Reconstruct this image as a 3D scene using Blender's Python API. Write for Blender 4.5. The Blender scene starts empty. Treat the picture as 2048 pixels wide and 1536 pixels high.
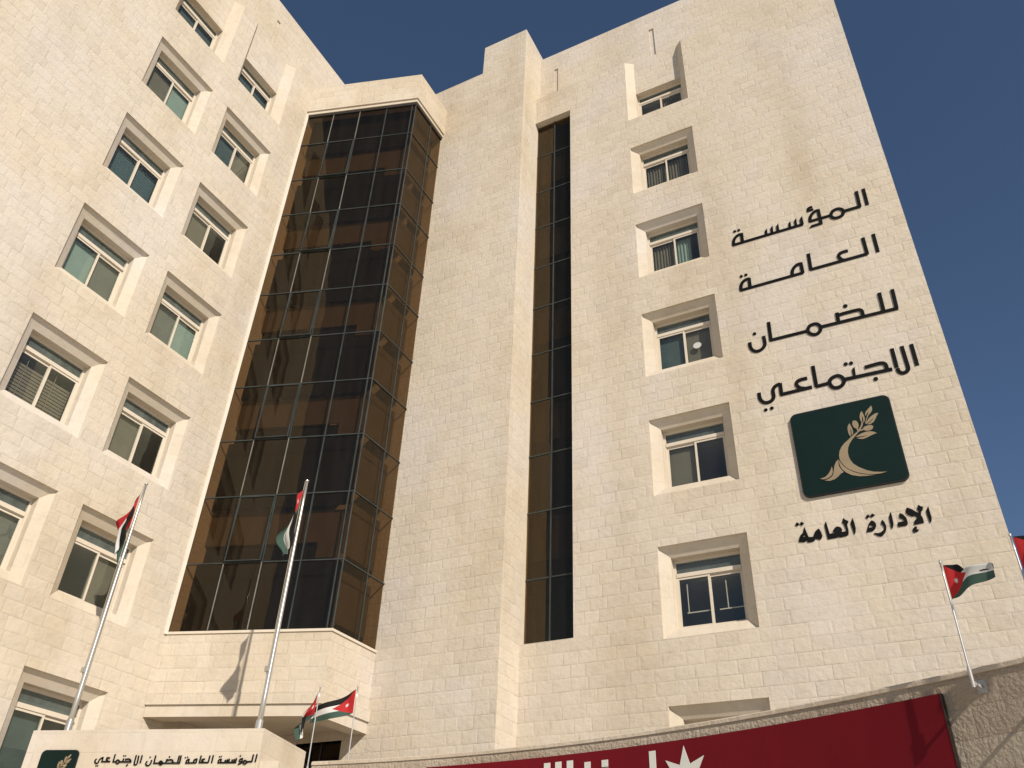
import bpy, math, random
from mathutils import Vector, Matrix
from mathutils.geometry import tessellate_polygon
random.seed(7)
R = math.radians
sc = bpy.context.scene
COL = sc.collection
EYE = 1.6                      # eye height: plans below use heights above the eye, EYE is added on building

# ------------------------------------------------------------------ camera
cam_d = bpy.data.cameras.new('camera')
cam = bpy.data.objects.new('camera', cam_d)
COL.objects.link(cam)
cam_d.sensor_width = 36.0
cam_d.lens = 1686.92 / 2048 * 36.0
cam_d.clip_start, cam_d.clip_end = 0.1, 4000.0
PIT, ROL, YAW = R(34.98068), R(2.48467), R(28.90029)
fh = Vector((-math.sin(YAW), math.cos(YAW), 0)); rh = Vector((math.cos(YAW), math.sin(YAW), 0)); up = Vector((0, 0, 1))
fw = fh * math.cos(PIT) + up * math.sin(PIT)
uc = up * math.cos(PIT) - fh * math.sin(PIT)
cr = rh * math.cos(ROL) + uc * math.sin(ROL)
cu = uc * math.cos(ROL) - rh * math.sin(ROL)
cam.matrix_world = Matrix(((cr.x, cu.x, -fw.x, 0), (cr.y, cu.y, -fw.y, 0), (cr.z, cu.z, -fw.z, EYE), (0, 0, 0, 1)))
sc.camera = cam

# ------------------------------------------------------------------ sky, sun, exposure
SUN_EL = R(33.5)
SUN_AZ = math.atan2(1.36, -1.0)          # direction towards the sun, clockwise from +Y
w = bpy.data.worlds.new('World'); sc.world = w; w.use_nodes = True
wn = w.node_tree.nodes; wl = w.node_tree.links
sky = wn.new('ShaderNodeTexSky'); sky.sky_type = 'NISHITA'; sky.sun_disc = False
sky.sun_elevation = SUN_EL; sky.sun_rotation = SUN_AZ
sky.air_density = 1.0; sky.dust_density = 0.6; sky.ozone_density = 3.2; sky.altitude = 900
wn['Background'].inputs['Strength'].default_value = 0.067
wl.new(sky.outputs[0], wn['Background'].inputs['Color'])
sd = bpy.data.lights.new('sun', 'SUN'); so = bpy.data.objects.new('sun', sd); COL.objects.link(so)
sd.energy = 4.2; sd.angle = R(0.53); sd.color = (1.0, 0.91, 0.79)
tosun = Vector((math.sin(SUN_AZ) * math.cos(SUN_EL), math.cos(SUN_AZ) * math.cos(SUN_EL), math.sin(SUN_EL)))
so.rotation_euler = tosun.to_track_quat('Z', 'Y').to_euler()
so.location = (20, -20, 40)
vs = sc.view_settings
vs.view_transform = 'Standard'; vs.look = 'None'; vs.gamma = 1.0; vs.use_curve_mapping = False
vs.exposure = 0.30

# ------------------------------------------------------------------ materials
def mat(name):
    m = bpy.data.materials.new(name); m.use_nodes = True
    nt = m.node_tree; b = nt.nodes['Principled BSDF']
    return m, nt.nodes, nt.links, b
def N(nodes, kind, **kw):
    n = nodes.new('ShaderNode' + kind)
    for k, v in kw.items(): setattr(n, k, v)
    return n
def MA(nodes, links, op, a, b=None, c=None, clamp=False):
    n = nodes.new('ShaderNodeMath'); n.operation = op; n.use_clamp = clamp
    for i, v in enumerate((a, b, c)):
        if v is None: continue
        if isinstance(v, (int, float)): n.inputs[i].default_value = v
        else: links.new(v, n.inputs[i])
    return n.outputs[0]
def ramp(nodes, links, fac, stops):
    n = nodes.new('ShaderNodeValToRGB'); e = n.color_ramp.elements
    while len(e) < len(stops): e.new(0.5)
    for i, (p, c) in enumerate(stops): e[i].position = p; e[i].color = (*c, 1)
    links.new(fac, n.inputs[0]); return n.outputs[0]
def mix(nodes, links, fac, a, b, mode='MIX'):
    n = nodes.new('ShaderNodeMix'); n.data_type = 'RGBA'; n.blend_type = mode
    for s, v in ((0, fac), (6, a), (7, b)):
        if isinstance(v, (int, float)): n.inputs[s].default_value = v
        elif isinstance(v, tuple): n.inputs[s].default_value = (*v, 1)
        else: links.new(v, n.inputs[s])
    return n.outputs[2]

def stone_mat(name, h=0.2993, ln=0.46, zoff=0.0, rough=1.0, joint=1.0, use_uv=False, tones=None, tone_mix=1.0, chisel=0.0, stain=1.0, grain=9.0):
    """coursed ashlar: rows of height h, stones of random length about ln, pillowed faces, fine recessed joints"""
    m, nd, lk, b = mat(name)
    if use_uv:
        uv = N(nd, 'UVMap'); sp = N(nd, 'SeparateXYZ'); lk.new(uv.outputs[0], sp.inputs[0])
        u, z = sp.outputs[0], sp.outputs[1]
        cb = N(nd, 'CombineXYZ'); lk.new(u, cb.inputs[0]); lk.new(z, cb.inputs[2]); pos = cb.outputs[0]
    else:
        g = N(nd, 'NewGeometry'); pos = g.outputs['Position']
        cx = N(nd, 'VectorMath', operation='CROSS_PRODUCT'); cx.inputs[0].default_value = (0, 0, 1); lk.new(g.outputs['True Normal'], cx.inputs[1])
        nm = N(nd, 'VectorMath', operation='NORMALIZE'); lk.new(cx.outputs[0], nm.inputs[0])
        dt = N(nd, 'VectorMath', operation='DOT_PRODUCT'); lk.new(nm.outputs[0], dt.inputs[0]); lk.new(pos, dt.inputs[1])
        u = dt.outputs['Value']
        sp = N(nd, 'SeparateXYZ'); lk.new(pos, sp.inputs[0]); z = sp.outputs[2]
    wob = N(nd, 'TexNoise'); wob.inputs['Scale'].default_value = 2.2; wob.inputs['Detail'].default_value = 2; lk.new(pos, wob.inputs['Vector'])
    zz = MA(nd, lk, 'ADD', z, MA(nd, lk, 'MULTIPLY_ADD', wob.outputs[0], 0.022, zoff - 0.011))
    rowf = MA(nd, lk, 'DIVIDE', zz, h)
    row = MA(nd, lk, 'FLOOR', rowf); fr = MA(nd, lk, 'FRACT', rowf)
    wv = MA(nd, lk, 'ADD', MA(nd, lk, 'DIVIDE', u, ln), MA(nd, lk, 'MULTIPLY', row, 37.31))
    vo = N(nd, 'TexVoronoi', voronoi_dimensions='1D', feature='DISTANCE_TO_EDGE'); vo.inputs['Scale'].default_value = 1.0; vo.inputs['Randomness'].default_value = 0.62; lk.new(wv, vo.inputs['W'])
    vc = N(nd, 'TexVoronoi', voronoi_dimensions='1D', feature='F1'); vc.inputs['Scale'].default_value = 1.0; vc.inputs['Randomness'].default_value = 0.62; lk.new(wv, vc.inputs['W'])
    cs = N(nd, 'SeparateColor'); lk.new(vc.outputs['Color'], cs.inputs[0])
    dv = MA(nd, lk, 'MULTIPLY', vo.outputs['Distance'], ln)
    dh = MA(nd, lk, 'MULTIPLY', MA(nd, lk, 'MINIMUM', fr, MA(nd, lk, 'SUBTRACT', 1.0, fr)), h)
    d = MA(nd, lk, 'MINIMUM', dv, dh)
    def sstep(lo, hi):
        mr = N(nd, 'MapRange', interpolation_type='SMOOTHSTEP'); mr.inputs[1].default_value = lo; mr.inputs[2].default_value = hi
        lk.new(d, mr.inputs[0]); return mr.outputs[0]
    jv = N(nd, 'TexNoise'); jv.inputs['Scale'].default_value = 1.7; jv.inputs['Detail'].default_value = 4; lk.new(pos, jv.inputs['Vector'])
    jd = N(nd, 'TexNoise'); jd.inputs['Scale'].default_value = 14.0; jd.inputs['Detail'].default_value = 2; lk.new(pos, jd.inputs['Vector'])
    d = MA(nd, lk, 'ADD', d, MA(nd, lk, 'MULTIPLY_ADD', jd.outputs[0], 0.012, -0.006))
    vis = N(nd, 'MapRange'); vis.inputs[1].default_value = 0.35; vis.inputs[2].default_value = 0.62; vis.inputs[3].default_value = 0.15; vis.inputs[4].default_value = 1.0; lk.new(jv.outputs[0], vis.inputs[0]); vis = vis.outputs[0]
    jm = MA(nd, lk, 'SUBTRACT', 1.0, MA(nd, lk, 'MULTIPLY', MA(nd, lk, 'SUBTRACT', 1.0, sstep(0.002, 0.012)), vis)); pil = sstep(0.004, 0.05)
    # colour: stone to stone, patches over many stones, long weather streaks, fine grain
    tones = tones or [(0.0, (0.47, 0.405, 0.315)), (0.3, (0.54, 0.47, 0.37)), (0.55, (0.57, 0.49, 0.375)), (0.8, (0.55, 0.485, 0.41)), (1.0, (0.595, 0.525, 0.42))]
    c_st = ramp(nd, lk, cs.outputs[0], tones)
    n1 = N(nd, 'TexNoise'); n1.inputs['Scale'].default_value = 0.33; n1.inputs['Detail'].default_value = 4; lk.new(pos, n1.inputs['Vector'])
    c_big = ramp(nd, lk, n1.outputs[0], [(0.30, (0.50, 0.425, 0.32)), (0.46, (0.56, 0.495, 0.40)), (0.54, (0.555, 0.495, 0.415)), (0.64, (0.56, 0.515, 0.465))])
    c = mix(nd, lk, 0.38 * tone_mix, c_big, c_st)
    mp = N(nd, 'Mapping'); mp.inputs['Scale'].default_value = (0.9, 0.9, 0.10); lk.new(pos, mp.inputs[0])
    n2 = N(nd, 'TexNoise'); n2.inputs['Scale'].default_value = 0.8; n2.inputs['Detail'].default_value = 5; lk.new(mp.outputs[0], n2.inputs['Vector'])
    c = mix(nd, lk, stain, c, ramp(nd, lk, n2.outputs[0], [(0.28, (0.90, 0.875, 0.84)), (0.5, (1, 1, 1)), (0.75, (1.05, 1.05, 1.06))]), 'MULTIPLY')
    n3 = N(nd, 'TexNoise'); n3.inputs['Scale'].default_value = 5.0; n3.inputs['Detail'].default_value = 6; n3.inputs['Roughness'].default_value = 0.7; lk.new(pos, n3.inputs['Vector'])
    c = mix(nd, lk, 0.9, c, ramp(nd, lk, n3.outputs[0], [(0.25, (0.88, 0.865, 0.84)), (0.5, (1, 1, 1)), (0.8, (1.04, 1.035, 1.03))]), 'MULTIPLY')
    jf = MA(nd, lk, 'MULTIPLY', MA(nd, lk, 'SUBTRACT', 1.0, jm), 0.23 * joint)
    c = mix(nd, lk, jf, c, (0.27, 0.225, 0.17))
    lk.new(c, b.inputs['Base Color']); b.inputs['Roughness'].default_value = 0.92; b.inputs['Specular IOR Level'].default_value = 0.15
    # relief in metres
    n4 = N(nd, 'TexNoise'); n4.inputs['Scale'].default_value = grain; n4.inputs['Detail'].default_value = 5; n4.inputs['Roughness'].default_value = 0.65; lk.new(pos, n4.inputs['Vector'])
    hh = MA(nd, lk, 'MULTIPLY', jm, 0.0029 * joint)
    hh = MA(nd, lk, 'ADD', hh, MA(nd, lk, 'MULTIPLY', pil, 0.0022 * rough))
    hh = MA(nd, lk, 'ADD', hh, MA(nd, lk, 'MULTIPLY', cs.outputs[1], 0.006 * joint))
    hh = MA(nd, lk, 'ADD', hh, MA(nd, lk, 'MULTIPLY', n4.outputs[0], 0.016 * rough))
    if chisel:
        n5 = N(nd, 'TexNoise'); n5.inputs['Scale'].default_value = 26.0; n5.inputs['Detail'].default_value = 3; lk.new(pos, n5.inputs['Vector'])
        hh = MA(nd, lk, 'ADD', hh, MA(nd, lk, 'MULTIPLY', n5.outputs[0], chisel))
    bp = N(nd, 'Bump'); bp.inputs['Strength'].default_value = 1.0; bp.inputs['Distance'].default_value = 1.0; lk.new(hh, bp.inputs['Height'])
    lk.new(bp.outputs[0], b.inputs['Normal'])
    return m

def plain(name, col, rough=0.6, metal=0.0, spec=0.4, var=0.0, scale=3.0, bump=0.0):
    m, nd, lk, b = mat(name)
    b.inputs['Roughness'].default_value = rough; b.inputs['Metallic'].default_value = metal; b.inputs['Specular IOR Level'].default_value = spec
    n = N(nd, 'TexNoise'); n.inputs['Scale'].default_value = scale; n.inputs['Detail'].default_value = 5
    g = N(nd, 'NewGeometry'); lk.new(g.outputs['Position'], n.inputs['Vector'])
    v = max(var, 0.04)
    lk.new(ramp(nd, lk, n.outputs[0], [(0.3, tuple(x * (1 - v) for x in col)), (0.7, tuple(min(1, x * (1 + v)) for x in col))]), b.inputs['Base Color'])
    if bump:
        bp = N(nd, 'Bump'); bp.inputs['Distance'].default_value = bump; lk.new(n.outputs[0], bp.inputs['Height']); lk.new(bp.outputs[0], b.inputs['Normal'])
    return m

def glass_mat(name, trans, refl, boost, wave=0.0015, rough=0.0, dirt=0.0, lo=0.0, dcol=(0.33, 0.30, 0.25)):
    m, nd, lk, b = mat(name)
    out = nd['Material Output']; nd.remove(b)
    g = N(nd, 'NewGeometry')
    n = N(nd, 'TexNoise'); n.inputs['Scale'].default_value = 0.9; n.inputs['Detail'].default_value = 1; lk.new(g.outputs['Position'], n.inputs['Vector'])
    bp = N(nd, 'Bump'); bp.inputs['Distance'].default_value = wave; lk.new(n.outputs[0], bp.inputs['Height'])
    dt = N(nd, 'VectorMath', operation='DOT_PRODUCT'); lk.new(g.outputs['Incoming'], dt.inputs[0]); lk.new(bp.outputs[0], dt.inputs[1])
    omc = MA(nd, lk, 'SUBTRACT', 1.0, MA(nd, lk, 'ABSOLUTE', dt.outputs['Value']))
    sch = MA(nd, lk, 'MULTIPLY_ADD', MA(nd, lk, 'POWER', omc, 5.0), 0.93, 0.07)      # Schlick, both faces of the sheet
    fac = MA(nd, lk, 'MULTIPLY_ADD', sch, boost, lo, clamp=True)
    gl = N(nd, 'BsdfGlossy'); gl.inputs['Color'].default_value = (*refl, 1); gl.inputs['Roughness'].default_value = rough; lk.new(bp.outputs[0], gl.inputs['Normal'])
    tr = N(nd, 'BsdfTransparent'); tr.inputs['Color'].default_value = (*trans, 1)
    mx = N(nd, 'MixShader'); lk.new(fac, mx.inputs[0]); lk.new(tr.outputs[0], mx.inputs[1]); lk.new(gl.outputs[0], mx.inputs[2])
    last = mx.outputs[0]
    if dirt:
        df = N(nd, 'BsdfDiffuse'); df.inputs['Color'].default_value = (*dcol, 1)
        mp = N(nd, 'Mapping'); mp.inputs['Scale'].default_value = (3.0, 3.0, 0.35); lk.new(g.outputs['Position'], mp.inputs[0])
        n2 = N(nd, 'TexNoise'); n2.inputs['Scale'].default_value = 1.5; n2.inputs['Detail'].default_value = 6; lk.new(mp.outputs[0], n2.inputs['Vector'])
        m2 = N(nd, 'MixShader'); lk.new(MA(nd, lk, 'MULTIPLY', n2.outputs[0], dirt), m2.inputs[0]); lk.new(last, m2.inputs[1]); lk.new(df.outputs[0], m2.inputs[2]); last = m2.outputs[0]
    lk.new(last, out.inputs['Surface'])
    return m

STONE = stone_mat('ashlar_stone')
TRIM = stone_mat('dressed_stone', h=0.5986, ln=0.62, zoff=0.2, rough=0.35, joint=0.5, tone_mix=0.7, stain=0.6)
CUT = stone_mat('rubbed_stone_trim', h=3.0, ln=0.9, zoff=1.0, rough=0.2, joint=0.5, tone_mix=0.5, stain=0.7)
BLOCKST = stone_mat('sign_block_stone', h=0.34, ln=0.75, zoff=0.05, rough=0.4, joint=0.7, tone_mix=0.7)
ROUGHST = stone_mat('bush_hammered_stone', h=0.285, ln=0.50, zoff=0.02, rough=1.5, joint=1.3, use_uv=True, grain=12.0, chisel=0.025, tone_mix=2.3,
                    tones=[(0.0, (0.31, 0.245, 0.18)), (0.5, (0.36, 0.295, 0.22)), (1.0, (0.40, 0.34, 0.265))])
COPING = stone_mat('coping_stone', h=2.0, ln=0.9, zoff=1.0, rough=1.2, joint=0.8, use_uv=True, tone_mix=2.3, grain=14.0,
                   tones=[(0.0, (0.46, 0.385, 0.295)), (1.0, (0.54, 0.465, 0.37))])
FRAME = plain('beige_aluminium', (0.60, 0.53, 0.43), 0.38, 0.0, 0.5)
MULL = plain('grey_green_glazing_bead', (0.030, 0.037, 0.035), 0.5, 0.0, 0.4, 0.3)
MULLB = plain('bright_vent_edge', (0.24, 0.22, 0.18), 0.4, 0.3, 0.5, 0.2)
DARKTRIM = plain('brown_metal_trim', (0.035, 0.028, 0.022), 0.5, 0.2)
GLASS = glass_mat('window_glass', (0.80, 0.84, 0.81), (0.86, 1.0, 0.93), 1.1, 0.0015, dirt=0.05)
BRONZE = glass_mat('bronze_tinted_glass', (0.40, 0.31, 0.21), (0.66, 0.56, 0.43), 0.68, 0.003, dirt=0.03)
BRONZE_S = glass_mat('bronze_slit_glass', (0.42, 0.33, 0.23), (0.80, 0.62, 0.40), 1.0, 0.002, dirt=0.03)
FROST = glass_mat('obscured_transom_glass', (0.62, 0.68, 0.65), (0.86, 1.0, 0.93), 1.0, 0.0015, dirt=0.55, dcol=(0.25, 0.28, 0.26))
DBROWN = plain('dim_brown_panel', (0.036, 0.030, 0.022), 0.9)
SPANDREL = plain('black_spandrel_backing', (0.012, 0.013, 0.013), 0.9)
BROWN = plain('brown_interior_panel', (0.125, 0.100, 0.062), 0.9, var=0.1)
DARKIN = plain('dark_interior', (0.03, 0.028, 0.025), 0.9)
BL_BROWN = plain('brown_roller_blind', (0.16, 0.137, 0.10), 0.9, var=0.08)
BL_GREY = plain('grey_roller_blind', (0.155, 0.15, 0.125), 0.9, var=0.08)
CU_TEAL = plain('pale_teal_curtain', (0.26, 0.325, 0.285), 0.9, var=0.06)
CU_DTEAL = plain('dark_teal_curtain', (0.065, 0.092, 0.092), 0.9, var=0.15)
SLAT_B = plain('brown_blind_slat', (0.26, 0.21, 0.15), 0.6)
SLAT_T = plain('dark_teal_blind_slat', (0.11, 0.165, 0.175), 0.6)
WHITE = plain('white_plastic', (0.52, 0.52, 0.50), 0.5)
BLACKL = plain('black_letter_metal', (0.006, 0.006, 0.0055), 0.55, 0.0, 0.12, 0.3)
GREENB = plain('dark_green_sign_panel', (0.0035, 0.014, 0.012), 0.5, 0.0, 0.15, 0.12, 1.2)
GOLD = plain('bronze_emblem', (0.29, 0.222, 0.14), 0.5, 0.2, 0.4, 0.08)
BLACKE = plain('black_panel_edge', (0.01, 0.01, 0.01), 0.5)
STEEL = plain('brushed_steel', (0.56, 0.545, 0.51), 0.34, 0.8, 0.5, 0.06)
WPAINT = plain('white_painted_steel', (0.74, 0.73, 0.70), 0.4)
TRIMLINE = plain('cream_metal_edge', (0.72, 0.67, 0.58), 0.5)
ROPE = plain('rope', (0.35, 0.30, 0.22), 0.9)
REDB = plain('crimson_banner_vinyl', (0.13, 0.005, 0.010), 0.7, 0.0, 0.12, 0.10, 0.9, 0.02)
GREYW = plain('grey_white_banner_letter', (0.58, 0.58, 0.53), 0.55)
PAVE = plain('pale_limestone_paving', (0.58, 0.535, 0.46), 0.9, var=0.15, scale=0.5)

def flag_mat():
    m, nd, lk, b = mat('flag_cloth')
    uv = N(nd, 'UVMap'); sp = N(nd, 'SeparateXYZ'); lk.new(uv.outputs[0], sp.inputs[0]); u, v = sp.outputs[0], sp.outputs[1]
    c = mix(nd, lk, MA(nd, lk, 'GREATER_THAN', v, 1 / 3), (0.012, 0.012, 0.012), (0.70, 0.69, 0.66))
    c = mix(nd, lk, MA(nd, lk, 'GREATER_THAN', v, 2 / 3), c, (0.055, 0.10, 0.08))
    tri = MA(nd, lk, 'LESS_THAN', MA(nd, lk, 'ADD', u, MA(nd, lk, 'ABSOLUTE', MA(nd, lk, 'SUBTRACT', v, 0.5))), 0.5)
    c = mix(nd, lk, tri, c, (0.46, 0.028, 0.03))
    dx = MA(nd, lk, 'MULTIPLY', MA(nd, lk, 'SUBTRACT', u, 0.17), 2.0); dy = MA(nd, lk, 'SUBTRACT', v, 0.5)
    rr = MA(nd, lk, 'SQRT', MA(nd, lk, 'ADD', MA(nd, lk, 'MULTIPLY', dx, dx), MA(nd, lk, 'MULTIPLY', dy, dy)))
    an = MA(nd, lk, 'ARCTAN2', dy, dx)
    rad = MA(nd, lk, 'MULTIPLY_ADD', MA(nd, lk, 'COSINE', MA(nd, lk, 'MULTIPLY', an, 7.0)), 0.025, 0.062)
    c = mix(nd, lk, MA(nd, lk, 'LESS_THAN', rr, rad), c, (0.72, 0.70, 0.66))
    lk.new(c, b.inputs['Base Color']); b.inputs['Roughness'].default_value = 0.75; b.inputs['Specular IOR Level'].default_value = 0.2
    out = nd['Material Output']; tl = N(nd, 'BsdfTranslucent'); lk.new(c, tl.inputs[0])
    mx = N(nd, 'MixShader'); mx.inputs[0].default_value = 0.35; lk.new(b.outputs[0], mx.inputs[1]); lk.new(tl.outputs[0], mx.inputs[2]); lk.new(mx.outputs[0], out.inputs['Surface'])
    return m
FLAG = flag_mat()

# ------------------------------------------------------------------ mesh helpers
class MB:
    def __init__(s): s.v = []; s.f = []; s.m = []; s.uv = []
    def face(s, pts, mi=0, uv=None):
        i = len(s.v); s.v += [(p[0], p[1], p[2] + EYE) for p in pts]; s.f.append(tuple(range(i, i + len(pts)))); s.m.append(mi); s.uv.append(uv)
    def hexa(s, b, t, mi=0):
        """b, t: matching loops of bottom and top points"""
        n = len(b); s.face(list(reversed(b)), mi); s.face(t, mi)
        for i in range(n): j = (i + 1) % n; s.face([b[i], b[j], t[j], t[i]], mi)
    def box(s, x0, x1, y0, y1, z0, z1, mi=0):
        q = [(x0, y0), (x1, y0), (x1, y1), (x0, y1)]
        s.hexa([(*p, z0) for p in q], [(*p, z1) for p in q], mi)
    def prism(s, plan, z0, z1, mi=0): s.hexa([(*p, z0) for p in plan], [(*p, z1) for p in plan], mi)
    def tube(s, path, rad, n=12, mi=0, caps=True):
        path = [Vector(p) for p in path]; rad = rad if isinstance(rad, (list, tuple)) else [rad] * len(path); rings = []
        for k, p in enumerate(path):
            t = (path[min(k + 1, len(path) - 1)] - path[max(k - 1, 0)]).normalized()
            a = t.orthogonal().normalized() if abs(t.z) < 0.9 else (Vector((1, 0, 0)) - t * t.x).normalized()
            b = t.cross(a)
            rings.append([p + a * (rad[k] * math.cos(2 * math.pi * i / n)) + b * (rad[k] * math.sin(2 * math.pi * i / n)) for i in range(n)])
        for k in range(len(rings) - 1):
            for i in range(n): j = (i + 1) % n; s.face([rings[k][i], rings[k][j], rings[k + 1][j], rings[k + 1][i]], mi)
        if caps: s.face(list(reversed(rings[0])), mi); s.face(rings[-1], mi)
    def build(s, name, mats, parent=None, smooth=False):
        me = bpy.data.meshes.new(name)
        wp = Vector((0, 0, 0)); q = parent
        while q is not None: wp += q.location; q = q.parent
        me.from_pydata([(x - wp.x, y - wp.y, z - wp.z) for x, y, z in s.v], [], s.f)
        for m in (mats if isinstance(mats, (list, tuple)) else [mats]): me.materials.append(m)
        me.polygons.foreach_set('material_index', s.m)
        if any(s.uv):
            ul = me.uv_layers.new(name='UVMap'); k = 0
            for fi, f in enumerate(s.f):
                for c in range(len(f)): ul.data[k].uv = s.uv[fi][c] if s.uv[fi] else (0, 0); k += 1
        if smooth:
            import bmesh
            bm = bmesh.new(); bm.from_mesh(me); bmesh.ops.remove_doubles(bm, verts=bm.verts, dist=0.0004); bm.to_mesh(me); bm.free()
            me.polygons.foreach_set('use_smooth', [True] * len(me.polygons))
        me.update()
        o = bpy.data.objects.new(name, me); COL.objects.link(o)
        if parent is not None: o.parent = parent
        return o
def thing(name, label, cat, loc, group=None):
    o = bpy.data.objects.new(name, None); COL.objects.link(o); o.empty_display_size = 0.3
    o.location = (loc[0], loc[1], loc[2] + EYE); tag(o, label, cat, group); return o
def tag(o, label, cat, group=None):
    o['label'] = label; o['category'] = cat
    if group: o['group'] = group
    return o

class Plane:
    """a wall face: point at (u along the wall, height z, depth e into the building)"""
    def __init__(s, ox, oy, ux, uy, nx, ny): s.a = (ox, oy, ux, uy, nx, ny)
    def __call__(s, u, z, e=0.0): ox, oy, ux, uy, nx, ny = s.a; return (ox + ux * u + nx * e, oy + uy * u + ny * e, z)
    def box(s, mb, u0, u1, z0, z1, e0, e1, mi=0):
        b = [s(u0, z0, e0), s(u1, z0, e0), s(u1, z0, e1), s(u0, z0, e1)]; t = [s(u0, z1, e0), s(u1, z1, e0), s(u1, z1, e1), s(u0, z1, e1)]
        mb.hexa(b, t, mi)
    def wall(s, mb, u0, u1, z0, z1, holes=(), mi=0, step=4.0):
        us = sorted({u0, u1, *[h[i] for h in holes for i in (0, 1) if u0 < h[i] < u1]}); zs = sorted({z0, z1, *[h[i] for h in holes for i in (2, 3) if z0 < h[i] < z1]})
        for i in range(len(us) - 1):
            for j in range(len(zs) - 1):
                cu_, cz_ = (us[i] + us[i + 1]) / 2, (zs[j] + zs[j + 1]) / 2
                if any(h[0] < cu_ < h[1] and h[2] < cz_ < h[3] for h in holes): continue
                mb.face([s(us[i], zs[j]), s(us[i + 1], zs[j]), s(us[i + 1], zs[j + 1]), s(us[i], zs[j + 1])], mi)

def smooth_pts(p, closed, k=6):
    n = len(p); out = []
    for i in range(n if closed else n - 1):
        g = lambda j: Vector(p[j % n]) if closed else Vector(p[max(0, min(n - 1, j))])
        a, b, c, d = g(i - 1), g(i), g(i + 1), g(i + 2)
        for q in range(k):
            t = q / k; out.append(tuple(0.5 * ((2 * b) + (c - a) * t + (2 * a - 5 * b + 4 * c - d) * t * t + (3 * b - a - 3 * c + d) * t ** 3)))
    if not closed: out.append(tuple(p[-1]))
    return out
def glyph(mb, P, prims, width, proud, thick, mi=0, wz=1.0):
    """raised lettering: strokes of constant width, filled outlines and round dots, on wall face P"""
    def solid(outer, holes, e):
        loops = [[Vector((x, y, 0)) for x, y in l] for l in [outer] + list(holes)]
        flat = [q for l in loops for q in l]
        for tri in tessellate_polygon(loops): mb.face([P(flat[i].x, flat[i].y, e) for i in tri], mi)
        for l in loops:
            for i in range(len(l)):
                a, b = l[i], l[(i + 1) % len(l)]; mb.face([P(a.x, a.y, e), P(b.x, b.y, e), P(b.x, b.y, e + thick), P(a.x, a.y, e + thick)], mi)
    for k, p in enumerate(prims):
        e = -proud - 0.0012 * k
        if p[0] == 'd':
            (cx, cy), r = p[1], p[2]; solid([(cx + r * math.cos(a * math.pi / 10), cy + r * math.sin(a * math.pi / 10)) for a in range(20)], [], e)
        elif p[0] == 'p': solid(p[1], p[2], e)
        else:
            pts = smooth_pts(p[1], p[3]) if p[2] else p[1]; hw = width * p[4] / 2; n = len(pts); L = []; Rr = []
            for i in range(n):
                a = Vector(pts[(i - 1) % n] if (p[3] or i) else pts[0]); b = Vector(pts[(i + 1) % n] if (p[3] or i < n - 1) else pts[-1])
                t = (b - a).normalized(); nn = Vector((-t.y, t.x)) * hw; c = Vector(pts[i]); L.append(tuple(c + nn)); Rr.append(tuple(c - nn))
            if p[3]: solid(L, [list(reversed(Rr))], e)
            else: solid(L + list(reversed(Rr)), [], e)
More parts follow.
